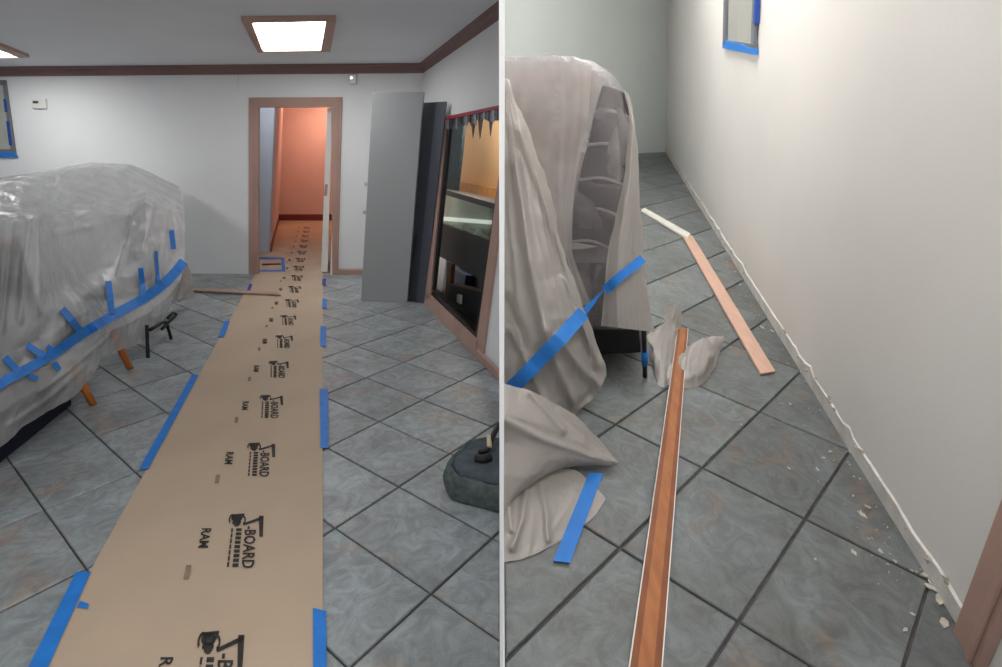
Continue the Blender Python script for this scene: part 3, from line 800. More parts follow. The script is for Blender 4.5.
# ---- covered furniture
FP1, FP2 = fl(-10, 500), fl(182, 330)
fdir = (FP2 - FP1).normalized()
fin = Vector((-fdir.y, fdir.x, 0)); fin = -fin if fin.x > 0 else fin       # into the furniture, away from the runner
def fpl(t): return (FP1 + fin * t, fin)
def frow(t, pts):
    ts = t if isinstance(t, (list, tuple)) else [t] * len(pts)
    return [hit(x, y, fpl(a)) for (x, y), a in zip(pts, ts)]
rows = [
    frow([.02] * 12, [(-75, 492), (-40, 470), (0, 447), (24, 427), (50, 411), (75, 396), (92, 377), (104, 357), (124, 349), (150, 339), (166, 318), (175, 296)]),
    frow([-.03] * 12, [(-75, 455), (-40, 432), (0, 412), (22, 398), (46, 383), (70, 365), (88, 348), (104, 333), (126, 325), (150, 312), (168, 297), (180, 281)]),
    frow([.0] * 12, [(-75, 428), (-40, 408), (0, 387), (18, 374), (42, 360), (66, 345), (84, 333), (104, 321), (126, 310), (148, 296), (168, 281), (184, 261)]),
    frow([.05, .06, .10, .08, .06, -.05, .0, .14, .10, .02, .04, .05], [(-75, 395), (-40, 378), (0, 358), (18, 348), (40, 338), (65, 325), (84, 312), (104, 303), (126, 294), (148, 281), (168, 267), (185, 252)]),
    frow([.10, .12, .16, .10, -.04, .12, .24, .22, .14, .0, .06, .08], [(-75, 330), (-40, 318), (0, 302), (18, 296), (37, 290), (62, 285), (82, 279), (102, 272), (124, 262), (146, 250), (168, 240), (185, 236)]),
    frow([.16, .16, .14, .12, .08, .24, .28, .22, .26, .06, .10, .12], [(-75, 228), (-40, 222), (0, 218), (20, 217), (38, 217), (56, 223), (74, 220), (92, 213), (128, 216), (146, 202), (164, 207), (185, 212)]),
    frow([.42, .42, .40, .38, .38, .45, .50, .55, .55, .45, .40, .35], [(-75, 214), (-40, 211), (0, 208), (22, 207), (42, 211), (58, 209), (76, 205), (94, 200), (128, 198), (146, 192), (164, 194), (182, 196)]),
    frow([.95, .95, .95, .95, .95, .95, .9, .85, .80, .70, .6, .5], [(-75, 190), (-40, 186), (0, 182), (24, 179), (44, 176), (58, 173), (74, 169), (94, 168), (124, 172), (144, 178), (162, 183), (179, 188)]),
    frow([1.2, 1.2, 1.2, 1.2, 1.2, 1.2, 1.15, 1.1, 1.0, .85, .75, .6], [(-75, 186), (-40, 182), (0, 177), (24, 174), (46, 171), (60, 168), (76, 165), (92, 162), (129, 164), (150, 172), (163, 179), (178, 186)]),
]
for row_ in rows: row_.insert(0, row_[0] - fdir * 1.3)
last = rows[-1]
rows.append([p + fin * .25 - ZUP * .25 for p in last])
rows.append([Vector((p.x, p.y, 0)) + fin * .35 + ZUP * .12 for p in last])
bm = sheet(rows, 230, 210, 0.010, 3.6, 4.0, 0.012, 0.85)
crease(bm, [([(43, 217), (66, 212), (92, 209)], .05, 1.8), ([(57, 232), (92, 226), (130, 215)], .04, 1.6), ([(38, 216), (50, 245), (70, 285), (100, 330)], .09, 5),
            ([(92, 207), (112, 212), (130, 215), (138, 208), (146, 202), (153, 206), (149, 225), (142, 250)], .05, 2.0), ([(96, 168), (110, 176), (136, 190)], .05, 2.4),
            ([(0, 190), (18, 197), (36, 204)], .05, 2.2), ([(104, 185), (124, 191)], .05, 2.0), ([(30, 222), (24, 260), (20, 320)], .05, 3.5), ([(12, 222), (8, 270), (2, 330)], .03, 3),
            ([(60, 228), (78, 262), (96, 290)], -.05, 7), ([(74, 166), (60, 180), (50, 205)], .04, 2.2), ([(132, 225), (126, 245), (118, 275)], .04, 2.2), ([(120, 240), (138, 258)], .03, 2),
            ([(168, 205), (164, 240), (160, 280)], .03, 2.5), ([(176, 200), (178, 240)], .03, 2.2), ([(40, 392), (70, 370), (110, 335)], .03, 2.5), ([(10, 425), (50, 398), (84, 366)], .03, 3)])
bmc = bm.copy(); bvh_l = BVHTree.FromBMesh(bmc); bmc.free()
cover = empty('plastic_cover', (FP1 + FP2) / 2, 'large translucent plastic sheet draped over furniture and banded with blue tape', 'plastic sheet')
bm_obj('sheet', bm, M['plastic_l'], cover, True)
# end flap hanging towards the back wall and loose hem
endrow = [frow([.08, .3, .6], [(185, 212), (183, 200), (178, 187)])]
er = [r[-1] for r in rows[:9]]
flap_rows = [er, [p + fin * .35 + fdir * .06 - ZUP * .05 * (i > 3) for i, p in enumerate(er)],
             [Vector((p.x, p.y, max(p.z - .05, .04))) + fin * .75 + fdir * .05 for i, p in enumerate(er)]]
bm_obj('end_flap', sheet(flap_rows, 40, 24, .02, 4, 2.0), M['plastic_l'], cover, True)
hem = [frow(.05, [(170, 296), (182, 268), (187, 262)]), frow(.10, [(174, 304), (185, 290), (190, 276)]), frow(.12, [(176, 301), (187, 300), (194, 299)])]
bm_obj('loose_hem', sheet(hem, 20, 20, .02, 6, 5.0), M['plastic_op'], cover, True)
ribbon(bvh_l, [(-230, 540), (-140, 480), (-60, 424), (0, 384), (20, 373), (54, 353), (82, 334), (114, 315), (144, 298), (168, 280), (185, 260)], 4.9, 'tape_band', M['tape'], cover, .03, 14)
for pxs, w in (([(62, 309), (70, 318), (80, 331)], 3.6), ([(5, 357), (11, 364), (20, 372)], 3.4), ([(27, 345), (36, 351), (47, 357)], 3.4), ([(108, 281), (110, 296), (112, 314)], 3.2),
               ([(140.5, 268), (142, 281), (143.5, 296)], 2.7), ([(171.5, 230), (172.5, 239), (173.5, 249)], 2.6), ([(156, 251), (157, 265), (158.5, 282)], 1.6),
               ([(54, 362), (59, 370)], 2.6), ([(29, 376), (38, 379)], 2.4), ([(47, 346), (52, 350)], 2.2)):
    ribbon(bvh_l, pxs, w, 'tape_strip', M['tape'], cover, .03, 6)
# what stands below the sheet
def leg(name_e, px, py, topz, m, r0, r1, label):
    b = fl(px, py)
    bm = bmesh.new(); tube(bm, [b, b + Vector((0, 0, topz * .5)) + fin * .03, b + Vector((0, 0, topz)) + fin * .06], [r0, (r0 + r1) / 2, r1], 10)
    return bm
ach = empty('armchair', fl(112, 385) + fin * .4, 'armchair with tapered orange wood legs under the plastic sheet', 'armchair')
for px, py in ((93.5, 405), (130.5, 369)):
    bm_obj('leg', leg('leg', px, py, .30, M['legwood'], .020, .030, ''), M['legwood'], ach, True)
def under_box(name, a, b, t0, t1, z0, z1, m, parent=None, bev=.04):
    """box between two positions along the front line (pixels on the floor), t = depth behind the front"""
    A = a + fin * t0; B = b + fin * t0
    return prism(name, [Vector((A.x, A.y, z0)), Vector((B.x, B.y, z0)), Vector((B.x, B.y, z0)) + fin * (t1 - t0), Vector((A.x, A.y, z0)) + fin * (t1 - t0)], Vector((0, 0, z1 - z0)), m, parent, bev, smooth=False)
def t_of(px, py): return (fl(px, py) - FP1).dot(fin)
def along(px, py):
    p = fl(px, py); return FP1 + fdir * (p - FP1).dot(fdir)
for q in (fl(93.5, 405), fl(130.5, 369)):
    b = q + fin * .55
    bm = bmesh.new(); tube(bm, [b, b + ZUP * .3], [.02, .03], 10); bm_obj('leg', bm, M['legwood'], ach, True)
under_box('seat', along(96, 403), along(133, 366), .30, .85, .28, .46, M['greyfab'], ach)
under_box('backrest', along(96, 403), along(133, 366), .30, .38, .28, .47, M['greyfab'], ach)
sofa = empty('navy_sofa', fl(20, 470) + fin * .5, 'dark navy sofa base showing under the hem of the plastic sheet', 'sofa')
under_box('base', along(-150, 600), along(78, 404), t_of(38, 434), .95, .0, .30, M['navy'], sofa, .03)
under_box('seat_cushion', along(-150, 600), along(72, 408), .50, .95, .30, .46, M['greyfab'], sofa, .05)
under_box('back_cushion', along(-150, 600), along(72, 408), .36, .50, .30, .78, M['greyfab'], sofa, .06)
cab = empty('covered_cabinet', fl(100, 400) + fin * .5, 'charcoal cabinet with a pale wood top seen through the plastic sheet', 'cabinet')
ca, cb = along(58, 430), along(128, 375)
ztop = hit(92, 222, fpl(.36)).z
under_box('body', ca, cb, .44, .9, .47, ztop - .03, M['charcoal'], cab, .01)
under_box('top', ca, cb, .42, .92, ztop - .03, ztop, M['peach'], cab, .008)
ch = empty('metal_chair', fl(160, 345) + fin * .2, 'black metal chair with curved feet under the far end of the sheet', 'chair')
for pts in ([(148, 358), (147.5, 345), (147, 325)], [(172, 343), (168, 328), (164.5, 322), (150, 330)], [(162, 329), (170, 321), (176, 315), (173, 313), (168, 318)]):
    bm = bmesh.new(); z = {358: 0, 345: .07, 325: .2, 343: 0}
    ps = [hit(x, y, fpl(-.01)) for x, y in pts]
    for p in ps: p.z = max(p.z, .012)
    tube(bm, crom(ps, 10), .013, 8); bm_obj('leg', bm, M['black'], ch, True)
under_box('seat', along(150, 346), along(178, 316), .12, .5, .40, .46, M['blackp'], ch, .02)

# ---- fuzzy bag cut by the partition
def loft(outline, centre, prof, up):
    bm = bmesh.new(); rings = []
    for s, h in prof: rings.append([bm.verts.new(centre + (p - centre) * s + up * h) for p in outline])
    n = len(outline)
    for a, b in zip(rings, rings[1:]):
        for k in range(n): bm.faces.new((a[k], a[(k + 1) % n], b[(k + 1) % n], b[k]))
    bm.faces.new(rings[0][::-1]); bm.faces.new(rings[-1])
    return bm
ol = [fl(x, y) for x, y in ((444, 489), (449, 499), (457, 504), (476, 509), (500, 515), (530, 521), (545, 510), (545, 470), (530, 457), (500, 455), (480, 456), (468, 459), (456, 470), (447, 480))]
ol = crom(ol + [ol[0]], 71)[:-1]
cen = sum(ol, Vector()) / len(ol)
bag = empty('padded_bag', fl(472, 490), 'grey green fuzzy bag lying on the tiles under the side wall', 'bag')
bm = loft(ol, cen, [(.93, 0.001), (.99, .015), (1.0, .04), (1.0, .075), (.97, .10), (.91, .120), (.84, .126), (.79, .120), (.76, .115)], ZUP)
for v in bm.verts:
    if v.co.z > .01: v.co += Vector((1, 1, .6)) * noise.fractal(v.co * 22, 1, 2, 3) * .006
bm_obj('body', bm, M['bag'], bag, True, clip='L')
bm = loft(ol, cen, [(.79, .110), (.76, .126), (.6, .134), (.2, .138)], ZUP)
for v in bm.verts: v.co.z += noise.noise(v.co * 9) * .012
bm_obj('top_panel', bm, M['bagtop'], bag, True, clip='L')
def strap(pts, w, m, name, par=None):
    bm = bmesh.new(); tube(bm, crom(pts, 14), w, 8); return bm_obj(name, bm, m, par or bag, True, clip='L')
stp = strap([fl(479, 452, .15), fl(488, 449, .165), fl(493, 436, .19), fl(499.5, 424, .20)], .014, M['black'], 'strap')
strap([fl(476, 459, .143), fl(484, 459, .15), fl(490, 457, .15)], .022, M['black'], 'strap_end')
strap([fl(489.5, 447, .178), fl(489, 437, .19)], .013, M['cream'], 'clip', stp)

# ================================================================== PARTITION
bm = bmesh.new()
x0, x1 = -0.0032, 0.0062
add_prism(bm, [Vector((x0, .95, -3.6)), Vector((x1, .95, -3.6)), Vector((x1, .95, 3.6)), Vector((x0, .95, 3.6))], Vector((0, 15, 0)))
tag(bm_obj('wall_partition', bm, mat('partition_paint', (252, 252, 252), .8, .004, 2)), 'thin white partition standing edge on between the two rooms', 'wall', kind='structure')

# ================================================================== RIGHT: side room
wb1, wb2 = fr(665.5, 152), fr(931, 581)
fb = fr(640, 153.2)
far_dir = (wb1 - fb).normalized()
FW = plane3(wb1, fb, wb1 + NR)                      # far wall
c_top = hit(667.5, 0, FW)
SW = plane3(wb1, wb2, c_top)                        # long side wall
LR = (c_top - wb1) / (c_top - wb1).dot(NR)
sdir = (wb2 - wb1).normalized()
HRM = 2.7
sw_near = wb2 + sdir * 2.6
fw_l = wb1 - far_dir * ((wb1.x - 0.010) / far_dir.x)
t = tag(wall_mesh('wall_side', [wb1, wb1 + LR * HRM, sw_near + LR * HRM, sw_near], None, SW[1] * -.1, M['wall_r']), 'long white side wall of the right room with a scraped foot', 'wall', kind='structure')
wall_side = t
tag(wall_mesh('wall_far', [fw_l, wb1, wb1 + LR * HRM, fw_l + LR * HRM], None, FW[1] * -.1, M['wall_far'], clip='R'), 'pale greenish far wall of the right room', 'wall', kind='structure')
nr0 = FOOT_R - FR * .7
pA = nr0 + RR * 3.6; pB = nr0 + RR * .0
flo = [fw_l, wb1, sw_near, nr0 + RR * ((sw_near - nr0).dot(RR)), nr0 + RR * ((Vector((0.0, 0, 0)) - nr0).dot(RR))]
bm = bmesh.new(); add_prism(bm, [p - NR * .009 for p in flo], NR * -.05)
floor_r = tag(bm_obj('floor', bm, M['grout'], base=Vector(wb1), clip='R'), 'grey slate tile floor with dark grout beside the scraped wall', 'floor', kind='structure')
sn2 = Vector((-(r2(wb2) - r2(wb1)).y, (r2(wb2) - r2(wb1)).x)); sn2 = -sn2 if sn2.x > 0 else sn2
fn2 = Vector((-(r2(wb1) - r2(fb)).y, (r2(wb1) - r2(fb)).x)); fn2 = -fn2 if fn2.y > 0 else fn2
part_n = Vector((RR.x, FR.x)); part_p = Vector((0.012 / RR.x - (FOOT_R.x) / RR.x, 0))
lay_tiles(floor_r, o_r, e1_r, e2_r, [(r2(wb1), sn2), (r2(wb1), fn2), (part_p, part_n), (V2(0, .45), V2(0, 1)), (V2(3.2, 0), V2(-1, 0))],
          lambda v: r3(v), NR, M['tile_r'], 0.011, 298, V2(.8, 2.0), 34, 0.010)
# ceiling above the view, with lamps added to light the room
bm = bmesh.new(); cr = [p + NR * HRM for p in (fw_l - RR * .6, wb1 + RR * 1.2, sw_near + RR * 1.2)] + [p + NR * HRM for p in flo[3:]]
add_prism(bm, cr, NR * .08)
tag(bm_obj('ceiling', bm, M['ceiling'], clip='R'), 'ceiling of the right room above the view', 'ceiling', kind='structure')
for (u, v, w_, hs) in ((.40, .75, 'nearest the viewer', .36), (.60, 3.2, 'in the middle', .42), (.95, 4.9, 'nearest the far wall', .46)):
    c = r3(V2(u, v), HRM - .01)
    q = [c + RR * a * hs + FR * b * hs for a, b in ((-1, -1), (1, -1), (1, 1), (-1, 1))]
    qi = [c + RR * a * (hs - .06) + FR * b * (hs - .06) for a, b in ((-1, -1), (1, -1), (1, 1), (-1, 1))]
    light_panel(q, qi, -NR, M['diff_r'], 'added square ceiling light of the right room, out of view, %s' % w_, 'added ceiling lights of the right room')
# scraped plaster at the foot of the side wall
rnd = random.Random(11)
bm = bmesh.new(); prev = None
L = (wb2 - wb1).length * 1.02; n = 150
for i in range(n + 1):
    b = wb1 + sdir * (L * i / n)
    h = .075 + .02 * noise.noise(Vector((i * .35, 0, 2))) + (.02 if rnd.random() < .12 else 0)
    row = [bm.verts.new(b + SW[1] * .004), bm.verts.new(b + LR * h + SW[1] * (.005 + .003 * rnd.random())), bm.verts.new(b + LR * (h + .006) + SW[1] * .0002)]
    if prev:
        bm.faces.new((prev[0], row[0], row[1], prev[1])); bm.faces.new((prev[1], row[1], row[2], prev[2]))
    prev = row
bm_obj('plaster_strip', bm, M['scar'], wall_side)
bm = bmesh.new()
for k in range(46):
    b = wb1 + sdir * (L * rnd.uniform(.15, 1)) + LR * rnd.uniform(.05, .09) + SW[1] * .004
    s = rnd.uniform(.006, .02)
    add_prism(bm, [b, b + sdir * s * 1.6, b + sdir * s + LR * s * .7, b + sdir * s * .2 + LR * s * .5], SW[1] * rnd.uniform(.003, .010))
o = bm_obj('plaster_flakes', bm, M['debris'], wall_side); o['kind'] = 'stuff'
# window high on the side wall
window('window_2', [(725.5, -70), (757.5, -95), (753, 49.5), (723, 43)], SW, 'narrow taped frosted window high on the side wall of the right room',
       [('frame', [(724.5, -70), (726.5, -70), (725, 44), (722.6, 44)], .02, M['winframe']),
        ('frame', [(755.5, -95), (758.5, -95), (753.5, 45), (750.6, 45)], .02, M['winframe']),
        ('tape_strip', [(756.2, -95), (759.2, -95), (754.8, 24), (753, 24)], .024, M['tape_dark']),
        ('frame', [(722.6, 40), (755, 44), (755, 51), (722.4, 46)], .014, M['winframe']),
        ('tape_strip', [(722.4, 42), (728, 40.5), (735, 44), (739, 43), (746, 47), (754.5, 49), (754.6, 55), (722.4, 48)], .020, M['tape'])])
# casing at the right edge
cas = empty('trim_4', fr(972, 645), 'pinkish wooden door casing at the near end of the side wall', 'casing', kind='structure')
cf = off(SW, .03)
cdir = (hit(1002, 535, cf) - hit(964, 634, cf)).normalized()
def cboard(name, x0, y0, wd, d0, th, hgt):
    a = hit(x0, y0, off(SW, d0)); a -= LR * (a - FOOT_R).dot(NR); b = a + sdir * wd
    prism(name, [a, b, b + cdir * hgt, a + cdir * hgt], SW[1] * th, M['pinkwood'], cas, .004)
cboard('board', 963, 634, .11, .001, .03, 2.1)
cboard('bead', 976, 650, .02, .031, .012, 2.1)

# ---- loose mouldings and plank
def bar_r(name, q, w0, th, m, label, cat, bev=.002):
    return tag(prism(name, [fr(x, y, w) for (x, y), w in zip(q, w0)], NR * th, m, None, bev), label, cat)
bar_r('pink_moulding', [(683, 238.5), (691.5, 236), (774.5, 373), (760, 375.5)], [.004] * 4, .014, M['pinkmould'], 'pinkish moulding strip lying on the tiles along the scraped wall', 'moulding', .004)
bar_r('white_moulding', [(641, 211.5), (644, 209.5), (690, 235.5), (687, 240)], [.004] * 4, .02, M['whitemould'], 'short white moulding strip lying behind the draped chair', 'moulding', .003)
plk = empty('wood_plank', fr(655, 560), 'long brown laminate plank with white edges lying across crumpled plastic', 'plank')
PW = [.055, .055, .0035, .0035]
def plk_piece(name, t0, t1, m, th, lift):
    TL, TR, BR, BL = (677, 330), (688, 329.5), (662, 675), (626.5, 675)
    def lp(a, b, t): return (a[0] + (b[0] - a[0]) * t, a[1] + (b[1] - a[1]) * t)
    q = [lp(TL, TR, t0), lp(TL, TR, t1), lp(BL, BR, t1), lp(BL, BR, t0)]
    prism(name, [fr(x, y, w) + NR * lift for (x, y), w in zip(q, PW)], NR * th, m, plk)
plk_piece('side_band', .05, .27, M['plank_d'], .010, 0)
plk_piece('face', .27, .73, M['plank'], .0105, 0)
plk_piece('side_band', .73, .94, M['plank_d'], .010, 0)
plk_piece('edge', .015, .05, M['plank_e'], .0115, 0)
plk_piece('edge', .94, .975, M['plank_e'], .0115, 0)

# ---- draped chair
def vpl(px, py):      # upright plane through a floor pixel, facing the viewer
    p = fr(px, py); n = (CAM - p); n = (n - NR * n.dot(NR)).normalized()
    return (p, n)
CP = vpl(600, 392)
def crow(ts, pts):
    ts = ts if isinstance(ts, (list, tuple)) else [ts] * len(pts)
    return [hit(x, y, off(CP, -t)) for (x, y), t in zip(pts, ts)]
rowsA = [
    crow([.50, .50, .5, .5, .5, .55, .6], [(470, 150), (500, 150), (530, 150), (565, 150), (600, 155), (620, 165), (636, 180)]),
    crow([.34, .34, .34, .34, .35, .38, .42], [(470, 62), (500, 59), (530, 57.5), (562, 57), (588, 60), (612, 74), (631, 104)]),
    crow([.28, .28, .28, .28, .28, .25, .28], [(470, 66), (500, 64), (530, 63), (565, 64), (590, 72), (614, 88), (632, 122)]),
    crow([.22, .22, .22, .24, .22, .14, .20], [(470, 110), (500, 110), (530, 112), (562, 116), (592, 124), (618, 134), (637, 160)]),
    crow([.14, .14, .16, .22, .18, .05, .14], [(470, 170), (500, 172), (532, 176), (562, 180), (592, 184), (619, 190), (639.5, 215)]),
    crow([.08, .08, .10, .20, .16, .0, .10], [(470, 230), (500, 232), (535, 236), (565, 240), (592, 242), (615, 244), (643, 262)]),
    crow([.02, .02, .05, .16, .10, -.04, .06], [(470, 285), (500, 288), (538, 290), (570, 290), (592, 290), (612, 292), (648, 302)]),
    crow([0, 0, .02, .12, .08, -.05, .05], [(470, 325), (500, 325), (540, 325), (572, 325), (592, 326), (606, 327), (653, 331)]),
]
chair = empty('draped_chair_cover', fr(590, 400), 'translucent plastic cover hanging over a ribbed chair with a blue tape line', 'plastic sheet')
bmA = sheet(rowsA, 110, 90, .010, 4.5, 1.0, .015)
b2 = bmA.copy(); bvA = BVHTree.FromBMesh(b2)
bm_obj('back_sheet', bmA, M['plastic_clear'], chair, True, clip='R')
rowsG = [crow([.26, .25, .25, .25], [(624, 88), (627, 92), (630, 97), (633, 108)]),
         crow([.16, .10, .11, .16], [(630, 122), (633, 126), (635, 136), (637.5, 150)]),
         crow([.06, .0, .03, .12], [(624, 180), (629, 184), (635, 192), (640.5, 210)]),
         crow([.0, -.05, -.02, .08], [(609, 246), (619, 248), (631, 252), (644, 264)]),
         crow([-.03, -.08, -.05, .04], [(604, 290), (617, 294), (632, 298), (649, 302)]),
         crow([-.03, -.09, -.06, .03], [(601, 326), (618, 328), (636, 330), (655, 332)])]
bmG = sheet(rowsG, 40, 60, .008, 5, 4.0, .006)
b5 = bmG.copy(); bvA = BVHTree.FromBMesh(b5); b5.free()
bm_obj('right_fold', bmG, M['plastic_op'], chair, True, clip='R')
rowsH = [crow([.30, .27, .26, .25], [(470, 60), (520, 61), (560, 61), (592, 66)]),
         crow([.20, .18, .17, .16], [(470, 110), (520, 112), (560, 114), (588, 118)]),
         crow([.10, .10, .12, .13], [(470, 180), (520, 182), (556, 186), (574, 190)]),
         crow([.02, .04, .08, .10], [(470, 245), (525, 248), (560, 250), (572, 252)]),
         crow([.0, .02, .06, .06], [(470, 300), (540, 302), (575, 304), (592, 306)])]
bm_obj('left_fold', sheet(rowsH, 40, 60, .012, 4, 7.0, .010), M['plastic_r'], chair, True, clip='R')
rowsB = [
    crow([.10, .06, .04, .05], [(460, 70), (500, 74), (506, 80), (510, 90)]),
    crow([.0, -.06, -.08, .0], [(460, 130), (500, 132), (520, 136), (532, 142)]),
    crow([-.10, -.14, -.18, -.06], [(460, 200), (502, 205), (532, 210), (553, 216)]),
    crow([-.18, -.24, -.26, -.12], [(460, 265), (505, 268), (545, 270), (573, 274)]),
    crow([-.24, -.30, -.32, -.18], [(460, 320), (505, 322), (555, 325), (592, 328)]),
    crow([-.30, -.34, -.34, -.20], [(460, 360), (505, 362), (560, 366), (606, 374)]),
    crow([-.34, -.37, -.36, -.24], [(460, 385), (505, 390), (550, 400), (588, 402)]),
    crow([-.36, -.40, -.38, -.28], [(460, 410), (505, 418), (545, 422), (574, 418)]),
]
bmB = sheet(rowsB, 70, 80, .018, 4.5, 3.0, .03)
b3 = bmB.copy()
crease(bmB, [([(520, 130), (545, 200), (570, 280), (598, 365)], .05, 5), ([(515, 160), (530, 260), (545, 330)], .04, 5), ([(560, 340), (585, 372), (600, 384)], .05, 4),
             ([(545, 330), (560, 372), (575, 405)], .05, 4), ([(512, 330), (530, 370), (545, 405)], .04, 4), ([(580, 330), (592, 360), (590, 395)], -.04, 4), ([(506, 300), (520, 330), (522, 352)], -.04, 5)])
b3.free(); b3 = bmB.copy()
bm_obj('front_sheet', bmB, M['plastic_op'], chair, True, clip='R')
def flr(pts): return [fr(x, y, w) for x, y, w in pts]
rowsC = [flr([(470, 380, .40), (505, 384, .36), (535, 392, .30), (575, 415, .16), (600, 440, .06), (619, 462, .012)]),
         flr([(470, 410, .36), (505, 414, .33), (540, 424, .26), (575, 440, .15), (600, 453, .07), (618, 464, .008)]),
         flr([(470, 436, .24), (505, 442, .22), (538, 450, .18), (566, 456, .12), (592, 462, .06), (612, 465, .008)]),
         flr([(470, 470, .16), (505, 475, .15), (528, 476, .13), (548, 470, .09), (572, 464, .05), (596, 465, .006)]),
         flr([(470, 520, .06), (500, 514, .06), (512, 500, .06), (528, 486, .05), (545, 474, .03), (568, 466, .006)])]
bmC = sheet(rowsC, 90, 80, .005, 7, 6.0, .006)
crease(bmC, [([(530, 392), (548, 412), (564, 430)], .03, 3.5), ([(505, 420), (540, 438), (590, 456), (618, 463)], .02, 4), ([(560, 410), (590, 436), (615, 460)], .02, 3), ([(548, 476), (530, 495), (515, 512)], .02, 3)])
b4 = bmC.copy()
bm_obj('fallen_fold', bmC, M['plastic_op'], chair, True, clip='R')
rowsD = [flr([(470, 470, .03), (505, 470, .03), (540, 468, .03), (575, 470, .02), (592, 483, .008), (606, 499, .006)]),
         flr([(470, 500, .05), (505, 500, .05), (535, 500, .04), (562, 502, .02), (580, 508, .008), (596, 515, .006)]),
         flr([(470, 530, .03), (505, 530, .04), (525, 530, .03), (548, 528, .015), (566, 526, .006), (584, 525, .005)]),
         flr([(470, 566, .006), (505, 562, .006), (522, 559, .006), (540, 552, .006), (556, 543, .005), (570, 534, .005)])]
bmD = sheet(rowsD, 70, 60, .003, 8, 2.0, .006)
crease(bmD, [([(540, 480), (546, 510), (548, 540)], .02, 3), ([(526, 490), (522, 520), (512, 548)], .025, 3), ([(508, 500), (512, 530)], .02, 3)])
bm_obj('floor_fold', bmD, M['plastic_op'], chair, True, clip='R')
rear = [rowsA[0]] + [[p - NR * ((p - FOOT_R).dot(NR) - .02) * k for p in rowsA[0]] for k in (.5, 1.0)]
bm_obj('rear_sheet', sheet(rear, 40, 30, .01, 4, 9.0, .01), M['plastic_op'], chair, True, clip='R')  # back of the cover, added to shade the floor under the chair
# tape line over both sheets
b3k = b3.copy()
allb = bmesh.new()
for bb in (b2, b3, b4):
    vm = {v: allb.verts.new(v.co) for v in bb.verts}
    for f_ in bb.faces: allb.faces.new([vm[v] for v in f_.verts])
    bb.free()
allb.normal_update(); bv_all = BVHTree.FromBMesh(allb); allb.free()
ribbon(bvA, [(644, 257.5), (634, 266), (622, 275), (612, 284), (604, 291)], 4.6, 'tape_line', M['tape'], chair, .022, 8, clip='R', flat=True)
pa = hit(604, 291, CP); pb = hit(583, 308, off(CP, .12))
bm = bmesh.new()
A = [hit(607, 286, CP), hit(602, 294, off(CP, .02)), hit(584, 318, off(CP, .2)), hit(580, 311, off(CP, .2))]
add_prism(bm, A, CP[1] * .0015); bm_obj('tape_line', bm, M['tape'], chair)
bvB = BVHTree.FromBMesh(b3k)
ribbon(bvB, [(585, 311), (574, 323), (560, 339), (545, 354), (530, 370), (515, 385), (503, 396.5)], 7.2, 'tape_line', M['tape'], chair, .03, 8, clip='R', flat=True)
# the chair below
oc = empty('ribbed_chair', fr(600, 372), 'dark ribbed chair showing through the plastic cover', 'chair')
SPN = off(CP, -.34)
def spx(x, y, t=0): return hit(x, y, off(CP, -.30 - t))
left = [(602, 84), (594, 112), (587, 145), (578, 180), (572, 210), (568, 242)]
right = [(625, 92), (632, 120), (630, 153), (627, 186), (622, 217), (614, 250)]
for k in range(5):
    q = [left[k], right[k], right[k + 1], left[k + 1]]
    rib = px_prism('backrest_rib', q, off(CP, -.30 + .02 * k), .07, M['ribfab'], oc, .016)
    a, b = left[k + 1], right[k + 1]
    bm = bmesh.new(); pl_ = off(CP, -.285 + .02 * k)
    tube(bm, crom([hit(a[0], a[1], pl_), hit((a[0] + b[0]) / 2, (a[1] + b[1]) / 2 - 5, pl_), hit(b[0], b[1], pl_)], 8), .007, 6)
    bm_obj('piping', bm, M['ribpipe'], rib, True)
px_prism('side_panel', [(512, 72), (598, 74), (590, 110), (575, 160), (556, 150), (540, 250), (512, 250)], off(CP, -.45), .05, M['peach'], oc, .02, clip='R')
px_prism('seat', [(530, 262), (628, 262), (634, 320), (530, 320)], off(CP, -.30), .35, M['ribfab'], oc, .03, clip='R')
px_prism('under_shade_panel', [(520, 322), (640, 322), (640, 350), (520, 352)], off(CP, -.55), .04, M['black'], oc, .01, clip='R')  # black panel added to darken the space under the seat
px_prism('under_shade_block', [(556, 329), (639, 329), (641, 353), (556, 357)], off(CP, -.14), .5, M['black'], oc, .01, clip='R')  # black block added as the deep shade below the chair
lb = fr(645, 377)
bm = bmesh.new(); tube(bm, [lb, lb + LR * .30], .011, 10); tleg = bm_obj('leg', bm, M['black'], oc, True)
bm = bmesh.new(); tube(bm, [lb + LR * .085, lb + LR * .17], .0155, 12); bm_obj('leg_tape', bm, M['tape'], tleg, True)
for x, y in ((560, 372), (600, 345)):
    l2 = fr(x, y); bm = bmesh.new(); tube(bm, [l2, l2 + LR * .25], .011, 10); bm_obj('leg', bm, M['black'], oc, True)
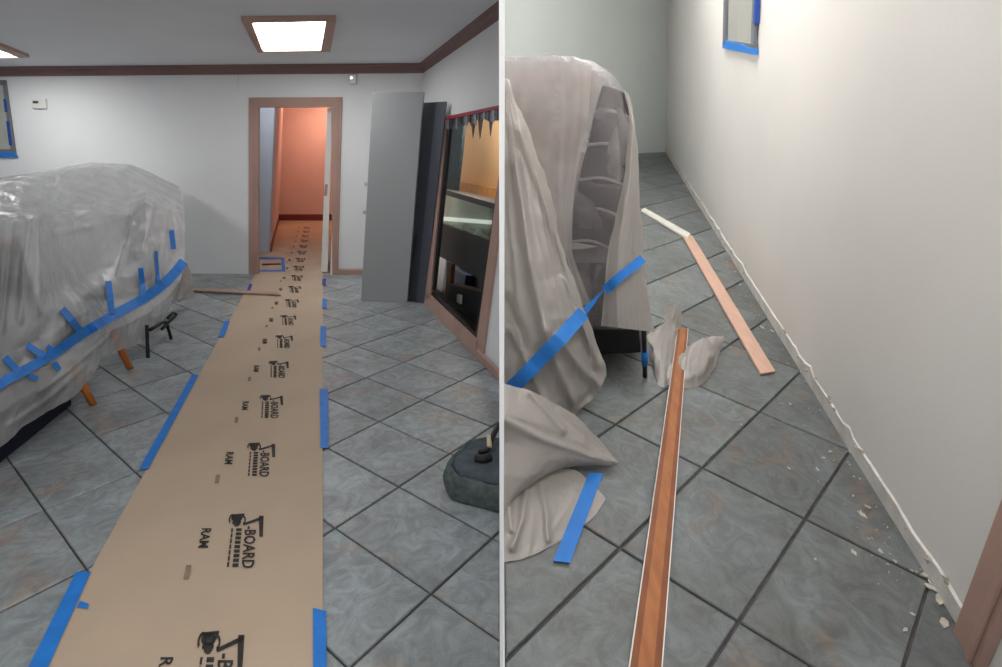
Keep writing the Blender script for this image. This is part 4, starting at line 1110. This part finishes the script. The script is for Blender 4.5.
# ---- crumpled plastic under the plank end
cr1 = empty('crumpled_plastic', fr(690, 375), 'crumpled pale plastic scrap bunched around the plank end', 'plastic scrap')
rowsE = [flr([(664, 384, .004), (690, 389, .004), (704, 383, .004), (714, 370, .01)]),
         flr([(668, 370, .03), (690, 376, .05), (704, 366, .07), (718, 354, .03)]),
         flr([(676, 356, .05), (690, 360, .09), (706, 350, .09), (722, 345, .06)]),
         flr([(684, 350, .02), (694, 342, .10), (708, 337, .10), (724, 336, .10)])]
bm_obj('right_flap', sheet(rowsE, 26, 26, .012, 12, 1.0, .02), M['plastic_op'], cr1, True)
rowsF = [flr([(655, 372, .01), (658, 385, .004), (664, 388, .004), (668, 380, .01)]),
         flr([(650, 350, .05), (658, 362, .05), (666, 368, .04), (672, 364, .03)]),
         flr([(646, 336, .10), (656, 342, .09), (668, 348, .06), (678, 346, .03)]),
         flr([(660, 325, .12), (666, 320, .13), (674, 324, .10), (680, 330, .06)]),
         flr([(664, 322, .14), (668, 306, .19), (678, 304, .19), (684, 318, .11)])]
bm_obj('left_flap', sheet(rowsF, 26, 26, .010, 12, 5.0, .02), M['plastic_op'], cr1, True)
# ---- blue tape on the floor
tag(prism('tape_strip', [fr(x, y, .012) for x, y in ((589, 473), (603, 473.5), (570, 563), (553, 561))], NR * .0012, M['tape']),
    'wide blue tape strip stuck over the edge of the fallen plastic on the tiles', 'tape')

# ---- plaster chips
def chips(name, spots, to3, up, label):
    bm = bmesh.new(); rr_ = random.Random(21)
    for (x, y, s) in spots:
        c = to3(x, y); a = rr_.uniform(0, 6.28)
        u = Vector((math.cos(a), math.sin(a), 0)); u = (u - up * u.dot(up)).normalized(); w = up.cross(u)
        n_ = rr_.randint(4, 6); s *= .62
        pts = [c + up * .001 + (u * math.cos(2 * math.pi * i / n_) * rr_.uniform(.6, 1.5) + w * math.sin(2 * math.pi * i / n_) * rr_.uniform(.35, .8)) * s for i in range(n_)]
        add_prism(bm, pts, up * rr_.uniform(.002, .006))
    return tag(bm_obj(name, bm, M['debris']), label, 'debris', kind='stuff')
rr_ = random.Random(5)
sp = [(815 + .2, 560, .012), (853, 553, .022), (880, 552, .022), (862, 515, .026), (823, 458, .02), (790, 405, .016), (789, 469, .012), (817, 470, .016), (741, 425, .014),
      (740, 285, .02), (735, 272, .02), (727, 262, .018), (722, 256, .016), (762, 328, .03), (772, 331, .026), (903, 480, .012), (925, 575, .03), (930, 588, .03), (938, 600, .03),
      (944, 622, .03), (905, 630, .02), (912, 615, .014), (895, 562, .014), (868, 508, .02), (830, 452, .014), (853, 496, .012)]
for k in range(70):
    tt = rr_.uniform(0.2, 1.0); bx_, by_ = 665 + (931 - 665) * tt, 152 + (581 - 152) * tt
    sp.append((bx_ - abs(rr_.gauss(0, 26)) * tt, by_ + rr_.uniform(2, 14), rr_.uniform(.003, .009)))
chips('plaster_debris', sp, lambda x, y: fr(x, y), NR, 'scattered pale plaster chips along the foot of the scraped wall')
sp = [(rr_.uniform(332, 360), rr_.uniform(277, 297), rr_.uniform(.006, .02)) for _ in range(26)] + [(rr_.uniform(340, 425), rr_.uniform(303, 318), rr_.uniform(.005, .018)) for _ in range(30)]
chips('plaster_debris', sp, lambda x, y: fl(x, y), ZUP, 'pale plaster crumbs on the tiles before the grey slab')
